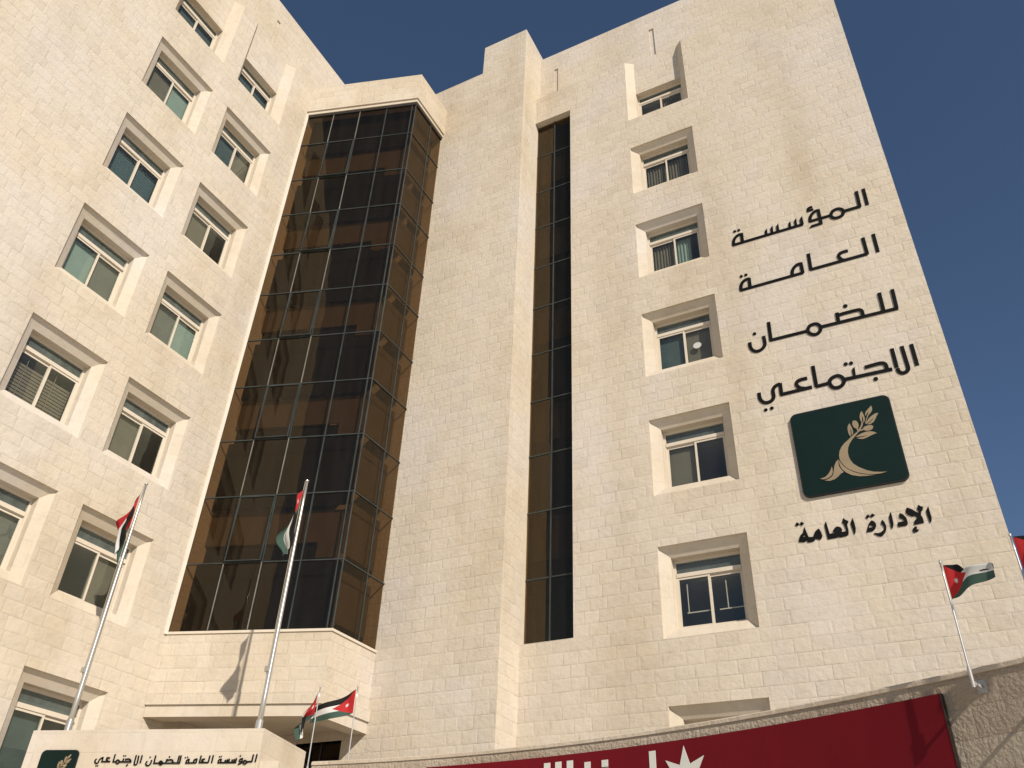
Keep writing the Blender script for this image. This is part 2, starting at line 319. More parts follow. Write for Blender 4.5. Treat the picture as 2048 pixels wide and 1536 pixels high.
TEXT = {
'l1':[[('s',[(-2.963,17.074),(-1.038,17.051)],0,0,1.0),('s',[(-2.941,17.057),(-2.931,17.185),(-2.889,17.292),(-2.821,17.362),(-2.747,17.392),(-2.673,17.386)],1,0,1.0),('s',[(-2.679,17.418),(-2.686,17.081)],0,0,1.0),('p',[(-2.058,17.092),(-2.05,17.22),(-1.978,17.296),(-1.988,17.078)],[]),('p',[(-1.892,17.094),(-1.893,17.25),(-1.816,17.341),(-1.827,17.082)],[]),('p',[(-1.737,17.084),(-1.727,17.269),(-1.655,17.352),(-1.663,17.093)],[]),('p',[(-1.408,17.087),(-1.402,17.224),(-1.333,17.3),(-1.341,17.082)],[]),('p',[(-1.243,17.088),(-1.239,17.266),(-1.17,17.335),(-1.181,17.085)],[]),('p',[(-1.091,17.086),(-1.085,17.264),(-1.008,17.349),(-1.007,17.057),(-1.022,17.031)],[])],[('s',[(-0.852,17.076),(-0.323,17.066)],0,0,1.0),('s',[(-0.835,17.06),(-0.823,17.186),(-0.778,17.28),(-0.711,17.348),(-0.637,17.389),(-0.568,17.382)],1,0,1.0),('s',[(-0.572,17.417),(-0.582,16.875)],0,0,1.0),('p',[(-0.548,16.844),(-0.568,16.925),(-0.829,16.92),(-0.899,16.838)],[]),('s',[(-0.294,17.074),(-0.226,17.189),(-0.097,17.222),(0.005,17.149),(0.024,17.046),(-0.034,16.935),(-0.185,16.912),(-0.277,16.98)],1,1,1.0),('s',[(0.039,17.071),(0.469,17.059)],0,0,1.0),('s',[(0.465,17.634),(0.447,17.045)],0,0,1.0)],[('s',[(-0.699,17.583),(-0.79,17.575),(-0.825,17.524),(-0.786,17.465)],1,0,0.8),('s',[(-0.861,17.469),(-0.689,17.484)],0,0,0.8)],[('s',[(0.645,17.655),(0.633,17.04)],0,0,1.0)],[('d',(-2.851,17.569),0.044)],[('d',(-2.738,17.565),0.043)]],
'l2':[[('s',[(-2.956,15.379),(-1.294,15.374)],0,0,1.0),('s',[(-2.932,15.367),(-2.924,15.5),(-2.882,15.607),(-2.817,15.671),(-2.748,15.698),(-2.668,15.693)],1,0,1.0),('s',[(-2.675,15.719),(-2.687,15.388)],0,0,1.0),('s',[(-1.566,15.38),(-1.555,15.503),(-1.512,15.6),(-1.445,15.669),(-1.37,15.703),(-1.302,15.701)],1,0,1.0),('s',[(-1.301,15.736),(-1.301,15.366)],0,0,1.0)],[('s',[(-1.068,15.968),(-1.092,15.386)],0,0,1.0),('s',[(-1.099,15.407),(0.312,15.393)],0,0,1.0),('s',[(-0.111,15.679),(-0.228,15.683),(-0.317,15.659),(-0.358,15.593),(-0.344,15.505),(-0.294,15.432),(-0.208,15.387)],1,0,1.0),('s',[(0.31,15.964),(0.309,15.379)],0,0,1.0)],[('s',[(0.569,15.99),(0.56,15.357)],0,0,1.0)],[('d',(-2.871,15.857),0.045)],[('d',(-2.745,15.862),0.044)]],
'l3':[[('s',[(-2.927,13.589),(-2.927,13.445),(-2.887,13.329),(-2.809,13.263),(-2.712,13.26),(-2.62,13.311),(-2.561,13.408),(-2.556,13.53),(-2.56,13.676)],1,0,1.0)],[('d',(-2.772,13.823),0.046)],[('s',[(-2.377,14.075),(-2.397,13.466)],0,0,1.0),('s',[(-2.418,13.491),(-1.493,13.482)],0,0,1.0),('s',[(-1.481,13.492),(-1.427,13.603),(-1.338,13.641),(-1.247,13.626),(-1.179,13.545),(-1.173,13.448),(-1.221,13.357),(-1.309,13.315),(-1.397,13.345),(-1.458,13.41)],1,1,1.0),('s',[(-1.16,13.5),(0.641,13.469)],0,0,1.0),('s',[(-0.723,13.804),(-0.732,13.495)],0,0,1.0),('s',[(-0.704,13.722),(-0.476,13.73),(-0.247,13.724),(-0.183,13.698),(-0.155,13.637),(-0.154,13.501)],1,0,1.0),('s',[(0.327,14.068),(0.317,13.489)],0,0,1.0),('s',[(0.627,14.066),(0.609,13.478)],0,0,1.0)],[('d',(-0.494,13.942),0.054)]],
'l4':[[('s',[(-2.896,12.003),(-2.898,11.86),(-2.864,11.749),(-2.796,11.683),(-2.709,11.669),(-2.615,11.707),(-2.565,11.793),(-2.563,11.901),(-2.553,11.993),(-2.504,12.068),(-2.432,12.105),(-2.359,12.111)],1,0,1.0),('s',[(-2.363,12.136),(-2.375,11.793)],0,0,1.0),('s',[(-2.396,11.804),(-1.649,11.816)],0,0,1.0),('s',[(-1.718,12.098),(-1.842,12.098),(-1.931,12.081),(-1.984,12.025),(-1.975,11.941),(-1.921,11.868),(-1.821,11.825)],1,0,1.0)],[('d',(-2.802,11.472),0.044)],[('d',(-2.655,11.482),0.045)],[('s',[(-1.535,12.409),(-1.55,11.798)],0,0,1.0),('s',[(-1.563,11.805),(-1.24,11.811)],0,0,1.0),('s',[(-1.182,11.667),(-1.229,11.744),(-1.24,11.833),(-1.204,11.909),(-1.125,11.957),(-1.03,11.966),(-0.965,11.92),(-0.924,11.842),(-0.92,11.765),(-0.965,11.69),(-1.029,11.648),(-1.104,11.638)],1,1,1.0),('s',[(-0.901,11.816),(0.159,11.8)],0,0,1.0),('p',[(-0.696,11.837),(-0.694,12.042),(-0.622,12.097),(-0.639,11.84)],[]),('s',[(-0.406,12.017),(-0.2,12.031),(-0.048,12.031),(0.025,11.995),(0.05,11.915),(0.048,11.81)],1,0,1.0)],[('d',(-0.796,12.238),0.048)],[('d',(-0.677,12.228),0.047)],[('d',(-0.238,11.638),0.051)],[('s',[(0.264,12.364),(0.257,11.814)],0,0,1.0)],[('s',[(0.268,11.789),(0.276,11.702),(0.326,11.639),(0.393,11.632),(0.457,11.667),(0.487,11.748),(0.485,11.99),(0.48,12.364)],1,0,1.0)],[('s',[(0.686,12.357),(0.682,11.746)],0,0,1.0)]],
'l5':[[('p',[(-2.563,7.957),(-2.538,8.041),(-2.505,8.104),(-2.438,8.157),(-2.414,8.236),(-2.39,8.277),(-2.37,8.167),(-2.344,8.04),(-2.307,8.025),(-2.246,8.023),(-2.222,8.07),(-2.189,8.133),(-2.126,8.182),(-2.096,8.187),(-2.069,8.111),(-2.055,8.022),(-2.074,7.966),(-2.107,7.929),(-2.136,7.938),(-2.215,7.974),(-2.229,7.934),(-2.264,7.914),(-2.357,7.909),(-2.385,7.927),(-2.396,7.981),(-2.421,7.942),(-2.454,7.935)],[[(-2.465,8.058),(-2.416,8.097),(-2.404,8.051)]])],[('p',[(-2.584,8.36),(-2.534,8.422),(-2.486,8.377),(-2.534,8.324)],[])],[('p',[(-2.484,8.364),(-2.44,8.419),(-2.387,8.376),(-2.44,8.32)],[])],[('p',[(-1.972,8.253),(-1.928,8.328),(-1.912,8.177),(-1.899,8.028),(-1.77,8.03),(-1.829,8.058),(-1.799,8.121),(-1.746,8.163),(-1.7,8.165),(-1.653,8.133),(-1.632,8.082),(-1.654,8.026),(-1.556,8.025),(-1.56,8.103),(-1.582,8.21),(-1.608,8.236),(-1.559,8.34),(-1.533,8.295),(-1.47,8.245),(-1.514,8.171),(-1.508,8.041),(-1.526,7.943),(-1.564,7.92),(-1.632,7.915),(-1.708,7.912),(-1.735,7.93),(-1.775,7.916),(-1.958,7.911),(-1.964,8.006),(-1.971,8.188)],[])],[('p',[(-1.437,8.199),(-1.376,8.304),(-1.362,8.202),(-1.358,8.065),(-1.376,7.975),(-1.411,7.92),(-1.42,7.991),(-1.437,8.122)],[])],[('p',[(-1.163,7.931),(-1.122,8.028),(-1.078,8.122),(-1.015,8.178),(-0.976,8.154),(-0.947,8.097),(-0.949,8.038),(-0.987,7.969),(-1.041,7.933),(-1.093,7.93)],[[(-1.1,8.025),(-1.073,8.091),(-1.013,8.042),(-1.032,8.016)]])],[('p',[(-1.122,8.272),(-1.059,8.328),(-1.03,8.281),(-1.09,8.227)],[])],[('p',[(-1.028,8.278),(-0.971,8.331),(-0.929,8.283),(-0.996,8.239)],[])],[('p',[(-0.848,8.061),(-0.833,8.118),(-0.808,8.151),(-0.775,8.098),(-0.757,8.01),(-0.77,7.929),(-0.811,7.853),(-0.865,7.801),(-0.911,7.788),(-0.957,7.809),(-1.032,7.873),(-1.007,7.885),(-0.938,7.868),(-0.877,7.882),(-0.825,7.923),(-0.802,7.968),(-0.82,8.022)],[])],[('p',[(-0.664,8.196),(-0.607,8.295),(-0.603,8.192),(-0.608,8.033),(-0.632,7.953),(-0.665,7.914),(-0.673,7.944),(-0.671,8.112)],[])],[('p',[(-0.472,8.133),(-0.459,8.207),(-0.436,8.234),(-0.381,8.187),(-0.341,8.107),(-0.335,8.022),(-0.343,7.966),(-0.371,7.938),(-0.532,7.935),(-0.535,8.002),(-0.514,8.036),(-0.388,8.041),(-0.422,8.098)],[])],[('p',[(-0.325,8.231),(-0.296,8.314),(-0.275,8.331),(-0.204,8.279),(-0.088,8.163),(-0.081,8.225),(-0.103,8.254),(-0.052,8.353),(-0.025,8.315),(0.024,8.287),(-0.001,8.217),(-0.035,8.195),(-0.056,8.115),(-0.036,8.048),(-0.036,7.94),(-0.075,7.935),(-0.231,7.928),(-0.207,8.006),(-0.139,8.06),(-0.143,8.09),(-0.174,8.125),(-0.219,8.113),(-0.305,8.176)],[])],[('p',[(-0.298,7.738),(-0.253,7.767),(-0.289,7.794),(-0.271,7.844),(-0.219,7.888),(-0.187,7.874),(-0.192,7.838),(-0.241,7.837),(-0.161,7.803),(-0.197,7.765),(-0.254,7.761)],[])],[('p',[(0.057,8.181),(0.123,8.285),(0.126,8.159),(0.13,8.024),(0.11,7.954),(0.076,7.909),(0.068,7.953),(0.057,8.088)],[])]],
'block':[[('s',[(1.535,2.998),(1.514,2.959),(1.549,2.923),(1.589,2.93),(1.601,2.98),(1.637,3.012),(1.667,3.02)],1,0,1.0),('s',[(1.663,3.023),(1.661,2.948)],0,0,1.0),('s',[(1.655,2.949),(1.834,2.951)],0,0,1.0),('s',[(1.809,3.011),(1.756,3.015),(1.747,2.987),(1.794,2.954)],1,0,1.0),('s',[(1.562,2.872),(1.571,2.884)],0,0,1.0),('s',[(1.596,2.875),(1.604,2.887)],0,0,1.0)],[('s',[(1.895,3.077),(1.892,2.942)],0,0,1.0),('s',[(1.887,2.946),(1.958,2.947)],0,0,1.0),('s',[(1.952,2.947),(1.978,2.978),(2.028,2.947),(1.999,2.915)],1,1,1.0),('s',[(2.031,2.946),(2.268,2.944)],0,0,1.0),('s',[(2.099,3.004),(2.087,2.947)],0,0,1.0),('s',[(2.132,2.987),(2.215,2.991),(2.263,2.946)],1,0,1.0),('s',[(2.072,3.043),(2.082,3.054)],0,0,1.0),('s',[(2.111,3.044),(2.12,3.055)],0,0,1.0),('s',[(2.187,2.873),(2.207,2.901)],0,0,1.0)],[('s',[(2.332,3.06),(2.335,2.915),(2.364,2.895),(2.392,2.915),(2.384,3.051)],1,0,1.0)],[('s',[(2.453,3.057),(2.452,2.923)],0,0,1.0)],[('s',[(2.587,2.956),(2.568,2.914),(2.603,2.883),(2.644,2.886),(2.666,2.921),(2.668,2.975)],1,0,1.0),('s',[(2.618,3.016),(2.628,3.031)],0,0,1.0)],[('s',[(2.728,3.053),(2.73,2.918)],0,0,1.0),('s',[(2.723,2.921),(3.148,2.922)],0,0,1.0),('s',[(2.832,2.924),(2.86,2.957),(2.907,2.924),(2.879,2.893)],1,1,1.0),('s',[(2.976,2.994),(2.966,2.926)],0,0,1.0),('s',[(2.969,2.968),(3.074,2.978),(3.115,2.926)],1,0,1.0),('s',[(3.007,3.02),(3.018,3.039)],0,0,1.0),('s',[(3.096,2.924),(3.255,2.923)],0,0,1.0),('s',[(3.206,3.05),(3.204,2.928)],0,0,1.0),('s',[(3.244,3.05),(3.247,2.922)],0,0,1.0)],[('s',[(3.367,2.922),(3.372,2.966),(3.416,2.99)],1,0,1.0),('s',[(3.416,2.992),(3.413,2.927)],0,0,1.0),('s',[(3.356,2.923),(3.576,2.927)],0,0,1.0),('s',[(3.521,2.932),(3.519,2.972),(3.571,2.993)],1,0,1.0),('s',[(3.57,2.995),(3.57,2.927)],0,0,1.0),('s',[(3.327,3.009),(3.338,3.02)],0,0,1.0),('s',[(3.369,3.016),(3.38,3.027)],0,0,1.0)],[('s',[(3.638,3.048),(3.63,2.929)],0,0,1.0),('s',[(3.625,2.93),(3.811,2.932)],0,0,1.0),('s',[(3.727,2.987),(3.68,2.984),(3.677,2.958),(3.721,2.934)],1,0,1.0),('s',[(3.812,3.048),(3.807,2.931)],0,0,1.0)],[('s',[(3.875,3.054),(3.873,2.922)],0,0,1.0)],[('s',[(4.0,2.929),(4.003,2.971),(4.047,2.988)],1,0,1.0),('s',[(4.047,2.99),(4.048,2.929)],0,0,1.0),('s',[(3.99,2.928),(4.348,2.93)],0,0,1.0),('s',[(4.132,2.975),(4.133,2.931)],0,0,1.0),('s',[(4.172,2.985),(4.171,2.931)],0,0,1.0),('s',[(4.205,2.991),(4.21,2.931)],0,0,1.0),('s',[(4.268,2.98),(4.267,2.931)],0,0,1.0),('s',[(4.305,2.988),(4.305,2.931)],0,0,1.0),('s',[(4.343,3.002),(4.343,2.929)],0,0,1.0),('s',[(3.997,3.02),(4.007,3.031)],0,0,1.0),('s',[(4.03,3.027),(4.04,3.038)],0,0,1.0)],[('s',[(4.409,2.946),(4.411,2.978),(4.459,2.998)],1,0,1.0),('s',[(4.459,3.0),(4.451,2.92),(4.393,2.897)],0,0,1.0),('s',[(4.407,2.943),(4.506,2.938)],0,0,1.0),('s',[(4.399,3.031),(4.413,3.045)],0,0,1.0),('s',[(4.483,2.933),(4.513,2.964),(4.556,2.934),(4.526,2.905)],1,1,1.0),('s',[(4.554,2.943),(4.658,2.947)],0,0,1.0),('s',[(4.657,3.064),(4.653,2.944)],0,0,1.0)],[('s',[(4.723,3.069),(4.715,2.94)],0,0,1.0)]],
}
EMBLEM=[('leaf',[('p',[(-0.471,10.92),(-0.534,10.866),(-0.608,10.798),(-0.642,10.732),(-0.643,10.679),(-0.602,10.738),(-0.542,10.804),(-0.573,10.74),(-0.62,10.646),(-0.649,10.584),(-0.677,10.513),(-0.682,10.479),(-0.662,10.5),(-0.636,10.581),(-0.582,10.68),(-0.522,10.735),(-0.475,10.801),(-0.465,10.861)],[])]),('leaf',[('p',[(-0.363,10.692),(-0.432,10.693),(-0.517,10.654),(-0.591,10.595),(-0.64,10.533),(-0.677,10.471),(-0.641,10.482),(-0.553,10.541),(-0.475,10.599),(-0.533,10.536),(-0.591,10.49),(-0.65,10.458),(-0.586,10.445),(-0.508,10.486),(-0.452,10.558),(-0.419,10.619)],[])]),('leaf',[('p',[(-0.691,10.829),(-0.733,10.791),(-0.766,10.703),(-0.77,10.616),(-0.757,10.534),(-0.739,10.538),(-0.726,10.64),(-0.709,10.714),(-0.703,10.616),(-0.716,10.514),(-0.686,10.559),(-0.666,10.624),(-0.672,10.722),(-0.686,10.779)],[])]),('leaf',[('p',[(-1.008,10.582),(-1.051,10.531),(-1.077,10.45),(-1.08,10.355),(-1.067,10.274),(-1.043,10.234),(-1.024,10.333),(-1.025,10.446),(-1.008,10.363),(-1.016,10.261),(-0.987,10.288),(-0.971,10.354),(-0.978,10.451),(-0.995,10.526)],[])]),('leaf',[('p',[(-0.495,10.19),(-0.551,10.238),(-0.621,10.269),(-0.709,10.278),(-0.81,10.261),(-0.893,10.23),(-0.947,10.201),(-0.838,10.186),(-0.742,10.179),(-0.684,10.191),(-0.73,10.168),(-0.815,10.163),(-0.932,10.167),(-0.876,10.132),(-0.797,10.112),(-0.71,10.133),(-0.621,10.162),(-0.548,10.182)],[])]),('olive',[('p',[(-0.895,10.629),(-0.856,10.608),(-0.831,10.553),(-0.827,10.482),(-0.848,10.426),(-0.881,10.404),(-0.913,10.421),(-0.946,10.469),(-0.955,10.533),(-0.946,10.592),(-0.924,10.625)],[]),('s',[(-0.875,10.416),(-0.865,10.34)],0,0,0.3)]),('olive',[('p',[(-0.753,10.376),(-0.725,10.412),(-0.666,10.427),(-0.604,10.426),(-0.557,10.414),(-0.536,10.381),(-0.548,10.34),(-0.586,10.303),(-0.651,10.291),(-0.71,10.306),(-0.747,10.335)],[]),('s',[(-0.747,10.353),(-0.826,10.338)],0,0,0.3)]),('stem',[('s',[(-0.875,10.321),(-0.812,10.395),(-0.763,10.465),(-0.739,10.555)],1,0,0.3),('p',[(-0.837,10.353),(-0.908,10.313),(-1.025,10.235),(-1.118,10.162),(-1.209,10.098),(-1.286,10.02),(-1.342,9.929),(-1.372,9.831),(-1.379,9.747),(-1.367,9.66),(-1.323,9.556),(-1.248,9.455),(-1.148,9.367),(-1.01,9.286),(-0.868,9.231),(-0.723,9.199),(-0.612,9.192),(-0.481,9.208),(-0.605,9.227),(-0.748,9.264),(-0.886,9.336),(-1.019,9.44),(-1.115,9.545),(-1.158,9.648),(-1.179,9.747),(-1.177,9.86),(-1.153,9.969),(-1.104,10.062),(-1.033,10.15),(-0.948,10.226),(-0.879,10.296),(-0.816,10.338)],[])]),('crescent',[('p',[(-1.393,9.713),(-1.404,9.649),(-1.398,9.554),(-1.367,9.463),(-1.3,9.365),(-1.203,9.283),(-1.061,9.221),(-0.913,9.196),(-0.733,9.186),(-0.871,9.217),(-1.013,9.269),(-1.152,9.35),(-1.251,9.437),(-1.327,9.533),(-1.372,9.632)],[])]),('root',[('p',[(-1.404,9.729),(-1.467,9.673),(-1.514,9.59),(-1.545,9.494),(-1.567,9.406),(-1.6,9.348),(-1.671,9.298),(-1.782,9.273),(-1.677,9.241),(-1.565,9.258),(-1.477,9.312),(-1.421,9.364),(-1.35,9.39),(-1.39,9.468),(-1.421,9.559),(-1.419,9.653)],[])]),('root',[('p',[(-1.572,9.585),(-1.607,9.508),(-1.67,9.42),(-1.752,9.355),(-1.871,9.334),(-1.785,9.302),(-1.679,9.322),(-1.611,9.37),(-1.576,9.436),(-1.57,9.519)],[])])]
# ------------------------------------------------------------------ the office building
PR = Plane(0, 17.91, 1, 0, 0, 1)            # broad wall that carries the lettering
PP = Plane(0, 16.907, 1, 0, 0, 1)           # pier wall in front of it
PL = Plane(-16.85, 0, 0, 1, -1, 0)          # wing wall along the left
XE, XP, XJ = 1.392, -9.37, -12.86           # end corner, pier side, bay side
YW, YB = 16.907, 17.91
G0 = -EYE
WZ = [22.72, 19.13, 15.54, 11.95, 8.40, 4.77]   # heads of the splayed openings, storey by storey
WH, INS = 2.19, 0.245
RU = (-5.775, -3.655); AU = (10.66, 12.76); BU = (7.88, 10.0)
TOPB, TOPL = 24.17, 27.46                   # top storey recess
building = thing('office_building', 'cream limestone office block with splayed windows and a bronze glass bay', 'building', (-8, 18, G0))

def holes_for(us, rows, top=True):
    h = [(us[0], us[1], WZ[r] - WH, WZ[r]) for r in rows]
    if top: h.append((us[0], us[1], TOPB, TOPL))
    return h
SL = (XP, -7.955, 6.50, 26.02)              # tall slit opening
SB, ZL, ZU, TR, TL = 0.32, 27.46, 27.68, 30.40, 30.22     # attic set back above the sloped ledge; ledge foot and head; roof lines
PRU = Plane(0, 17.91 + SB, 1, 0, 0, 1); PLU = Plane(-16.85 - SB, 0, 0, 1, -1, 0)
def ledge(mb, P, u0, u1, gaps):
    us = [u0] + [x for g in sorted(gaps) for x in g] + [u1]
    for k in range(0, len(us), 2):
        a, c = us[k], us[k + 1]; ai = a + (0 if a == u0 else -INS); ci = c + (0 if c == u1 else INS)
        mb.face([P(a, ZL), P(c, ZL), P(ci, ZU, SB), P(ai, ZU, SB)])
wr = MB(); PR.wall(wr, XP, XE, G0, ZL, holes_for(RU, range(6)) + [SL])
RS = ((-4.848, -4.66, 27.715, 29.37), (-8.769, -8.60, 27.96, 29.39))
PRU.wall(wr, XP, XE, ZU, TR, list(RS)); ledge(wr, PR, XP, XE, [RU])
wr.face([(XE, YB, G0), (XE, YB + 14, G0), (XE, YB + 14, ZL), (XE, YB, ZL)]); wr.face([(XE, YB, ZL), (XE, YB + 14, ZL), (XE, YB + 14, TR), (XE, YB + SB, TR), (XE, YB + SB, ZU)])
wr.face([(XE, YB + 14, G0), (-30, YB + 14, G0), (-30, YB + 14, TR), (XE, YB + 14, TR)])
wr.face([(XP, YB + SB, TR), (XE, YB + SB, TR), (XE, YB + SB + 0.35, TR), (XP, YB + SB + 0.35, TR)])
wr.face([(XP, YB + SB + 0.35, 29.2), (XE, YB + SB + 0.35, 29.2), (XE, YB + SB + 0.35, TR), (XP, YB + SB + 0.35, TR)])
def recess(mb, P, u0, u1, z0, z1, d, mi=0):
    mb.face([P(u0, z0, d), P(u1, z0, d), P(u1, z1, d), P(u0, z1, d)], mi)
    for a, b in (((u0, z0), (u1, z0)), ((u1, z0), (u1, z1)), ((u1, z1), (u0, z1)), ((u0, z1), (u0, z0))):
        mb.face([P(*a), P(*b), P(*b, d), P(*a, d)], mi)
for q in RS: recess(wr, PRU, *q, 0.05)
wr.build('wall', STONE, building)
YL0 = 1.5
wl_ = MB(); PL.wall(wl_, YL0, 19.0, G0, ZL, holes_for(AU, range(6)) + holes_for(BU, range(6)))
LS = (11.586, 11.757, 27.70, 29.22)
PLU.wall(wl_, YL0, 19.0, ZU, TL, [LS]); ledge(wl_, PL, YL0, 19.0, [AU, BU]); recess(wl_, PLU, *LS, 0.05)
wl_.face([(-16.85, YL0, G0), (-30, YL0, G0), (-30, YL0, ZL), (-16.85, YL0, ZL)]); wl_.face([(-16.85, YL0, ZL), (-30, YL0, ZL), (-30, YL0, TL), (-16.85 - SB, YL0, TL), (-16.85 - SB, YL0, ZU)])
wl_.face([(-30, YL0, G0), (-30, YB + 14, G0), (-30, YB + 14, TL), (-30, YL0, TL)])
wl_.face([PLU(YL0, TL), PLU(19.0, TL), PLU(19.0, TL, 0.35), PLU(YL0, TL, 0.35)]); wl_.face([PLU(YL0, 29.0, 0.35), PLU(19.0, 29.0, 0.35), PLU(19.0, TL, 0.35), PLU(YL0, TL, 0.35)])
wl_.build('wall', STONE, building)
pm = MB()                                   # pier: taller block, its lower shoulder and its side
PP.wall(pm, -16.85, XP, G0, 29.0, [(-14.9, -13.53, 3.55, 4.41)]); PP.wall(pm, -11.247, XP, 29.0, 30.70)
pm.face([(XP, YW, G0), (XP, YB, G0), (XP, YB, 30.70), (XP, YW, 30.70)]); pm.face([(XP, YB, ZL - 0.2), (XP, YB + SB, ZL - 0.2), (XP, YB + SB, 30.70), (XP, YB, 30.70)])
pm.face([(XP, YB + SB, 29.9), (XP, YB + 1.6, 29.9), (XP, YB + 1.6, 30.7), (XP, YB + SB, 30.7)])
pm.face([(-11.247, YW, 29.0), (-11.247, YB + 1.6, 29.0), (-11.247, YB + 1.6, 30.7), (-11.247, YW, 30.7)])
pm.face([(-11.247, YW, 30.7), (XP, YW, 30.7), (XP, YB + 1.6, 30.7), (-11.247, YB + 1.6, 30.7)])
pm.face([(-11.247, YB + 1.6, 29.0), (XP, YB + 1.6, 29.0), (XP, YB + 1.6, 30.7), (-11.247, YB + 1.6, 30.7)])
pm.face([(-16.85, YW, 29.0), (-11.247, YW, 29.0), (-11.247, YW + 1.2, 29.0), (-16.85, YW + 1.2, 29.0)])
pm.face([(-16.85, YW + 1.2, 28.4), (-11.247, YW + 1.2, 28.4), (-11.247, YW + 1.2, 29.0), (-16.85, YW + 1.2, 29.0)])
pm.build('pier', STONE, building)
rf = MB(); rf.face([(-30, YB + SB + 0.1, 29.0), (XE, YB + SB + 0.1, 29.0), (XE, YB + 14, 29.0), (-30, YB + 14, 29.0)]); rf.face([(-30, YL0, 28.8), (-16.95 - SB, YL0, 28.8), (-16.95 - SB, YB + 0.45, 28.8), (-30, YB + 0.45, 28.8)])
rf.face([(-17.2, YW, 28.2), (XP, YW, 28.2), (XP, YB + 0.5, 28.2), (-17.2, YB + 0.5, 28.2)])
rf.build('roof', PAVE, building)
fl = MB()
for k in range(8):
    z = 1.05 + 3.592 * k - 0.2
    fl.box(-29.8, XE - 0.2, YB + 0.9, YB + 13.8, z - 0.25, z); fl.box(-29.8, -17.5, YL0 + 0.2, YB + 0.55, z - 0.25, z)
fl.build('floor_slab', plain('ceiling_plaster', (0.55, 0.50, 0.43), 0.9), building)

# ---- splayed office windows
def curtain(mb, P, u0, u1, z0, z1, e, amp, folds, mi=0):
    n = int(folds * 8); q = [(u0 + (u1 - u0) * i / n, e + amp * math.sin(2 * math.pi * folds * i / n + 0.6 * math.sin(i * 1.7))) for i in range(n + 1)]
    for i in range(n): mb.face([P(q[i][0], z0, q[i][1]), P(q[i + 1][0], z0, q[i + 1][1]), P(q[i + 1][0], z1, q[i + 1][1]), P(q[i][0], z1, q[i][1])], mi)
def dress(P, u0, u1, z0, z1, e, kind, parent):
    """what hangs behind one pane"""
    if kind == 'dark': return
    if kind in ('brown', 'grey', 'teal_flat', 'dteal'):
        mb = MB(); P.box(mb, u0, u1, z0, z1, e, e + 0.006)
        mb.build('roller_blind', {'brown': BL_BROWN, 'grey': BL_GREY, 'teal_flat': CU_TEAL, 'dteal': CU_DTEAL}[kind], parent)
    elif kind.startswith('slats'):
        mb = MB(); n = int((z1 - z0 - (0.16 if kind == 'slats_brown' else 0.03)) / 0.085)
        for i in range(n):
            z = z0 + 0.085 * i; mb.face([P(u0, z, e + 0.02), P(u1, z, e + 0.02), P(u1, z + 0.052, e), P(u0, z + 0.052, e)])
        for uu in (u0 + 0.38 * (u1 - u0),): P.box(mb, uu, uu + 0.012, z0, z1, e - 0.012, e - 0.004)
        mb.build('venetian_blind', SLAT_B if kind == 'slats_brown' else SLAT_T, parent)
    elif kind.startswith('fold'):
        a = kind.split('_'); f = float(a[2]) if len(a) > 2 else 1.0; s = a[3] if len(a) > 3 else 'l'
        us = (u0, u0 + (u1 - u0) * f) if s == 'l' else (u1 - (u1 - u0) * f, u1)
        mb = MB(); curtain(mb, P, us[0], us[1], z0, z1, e + 0.03, 0.025, max(2, 8 * f)); mb.build('curtain', CU_TEAL if a[1] == 'teal' else BL_BROWN, parent)
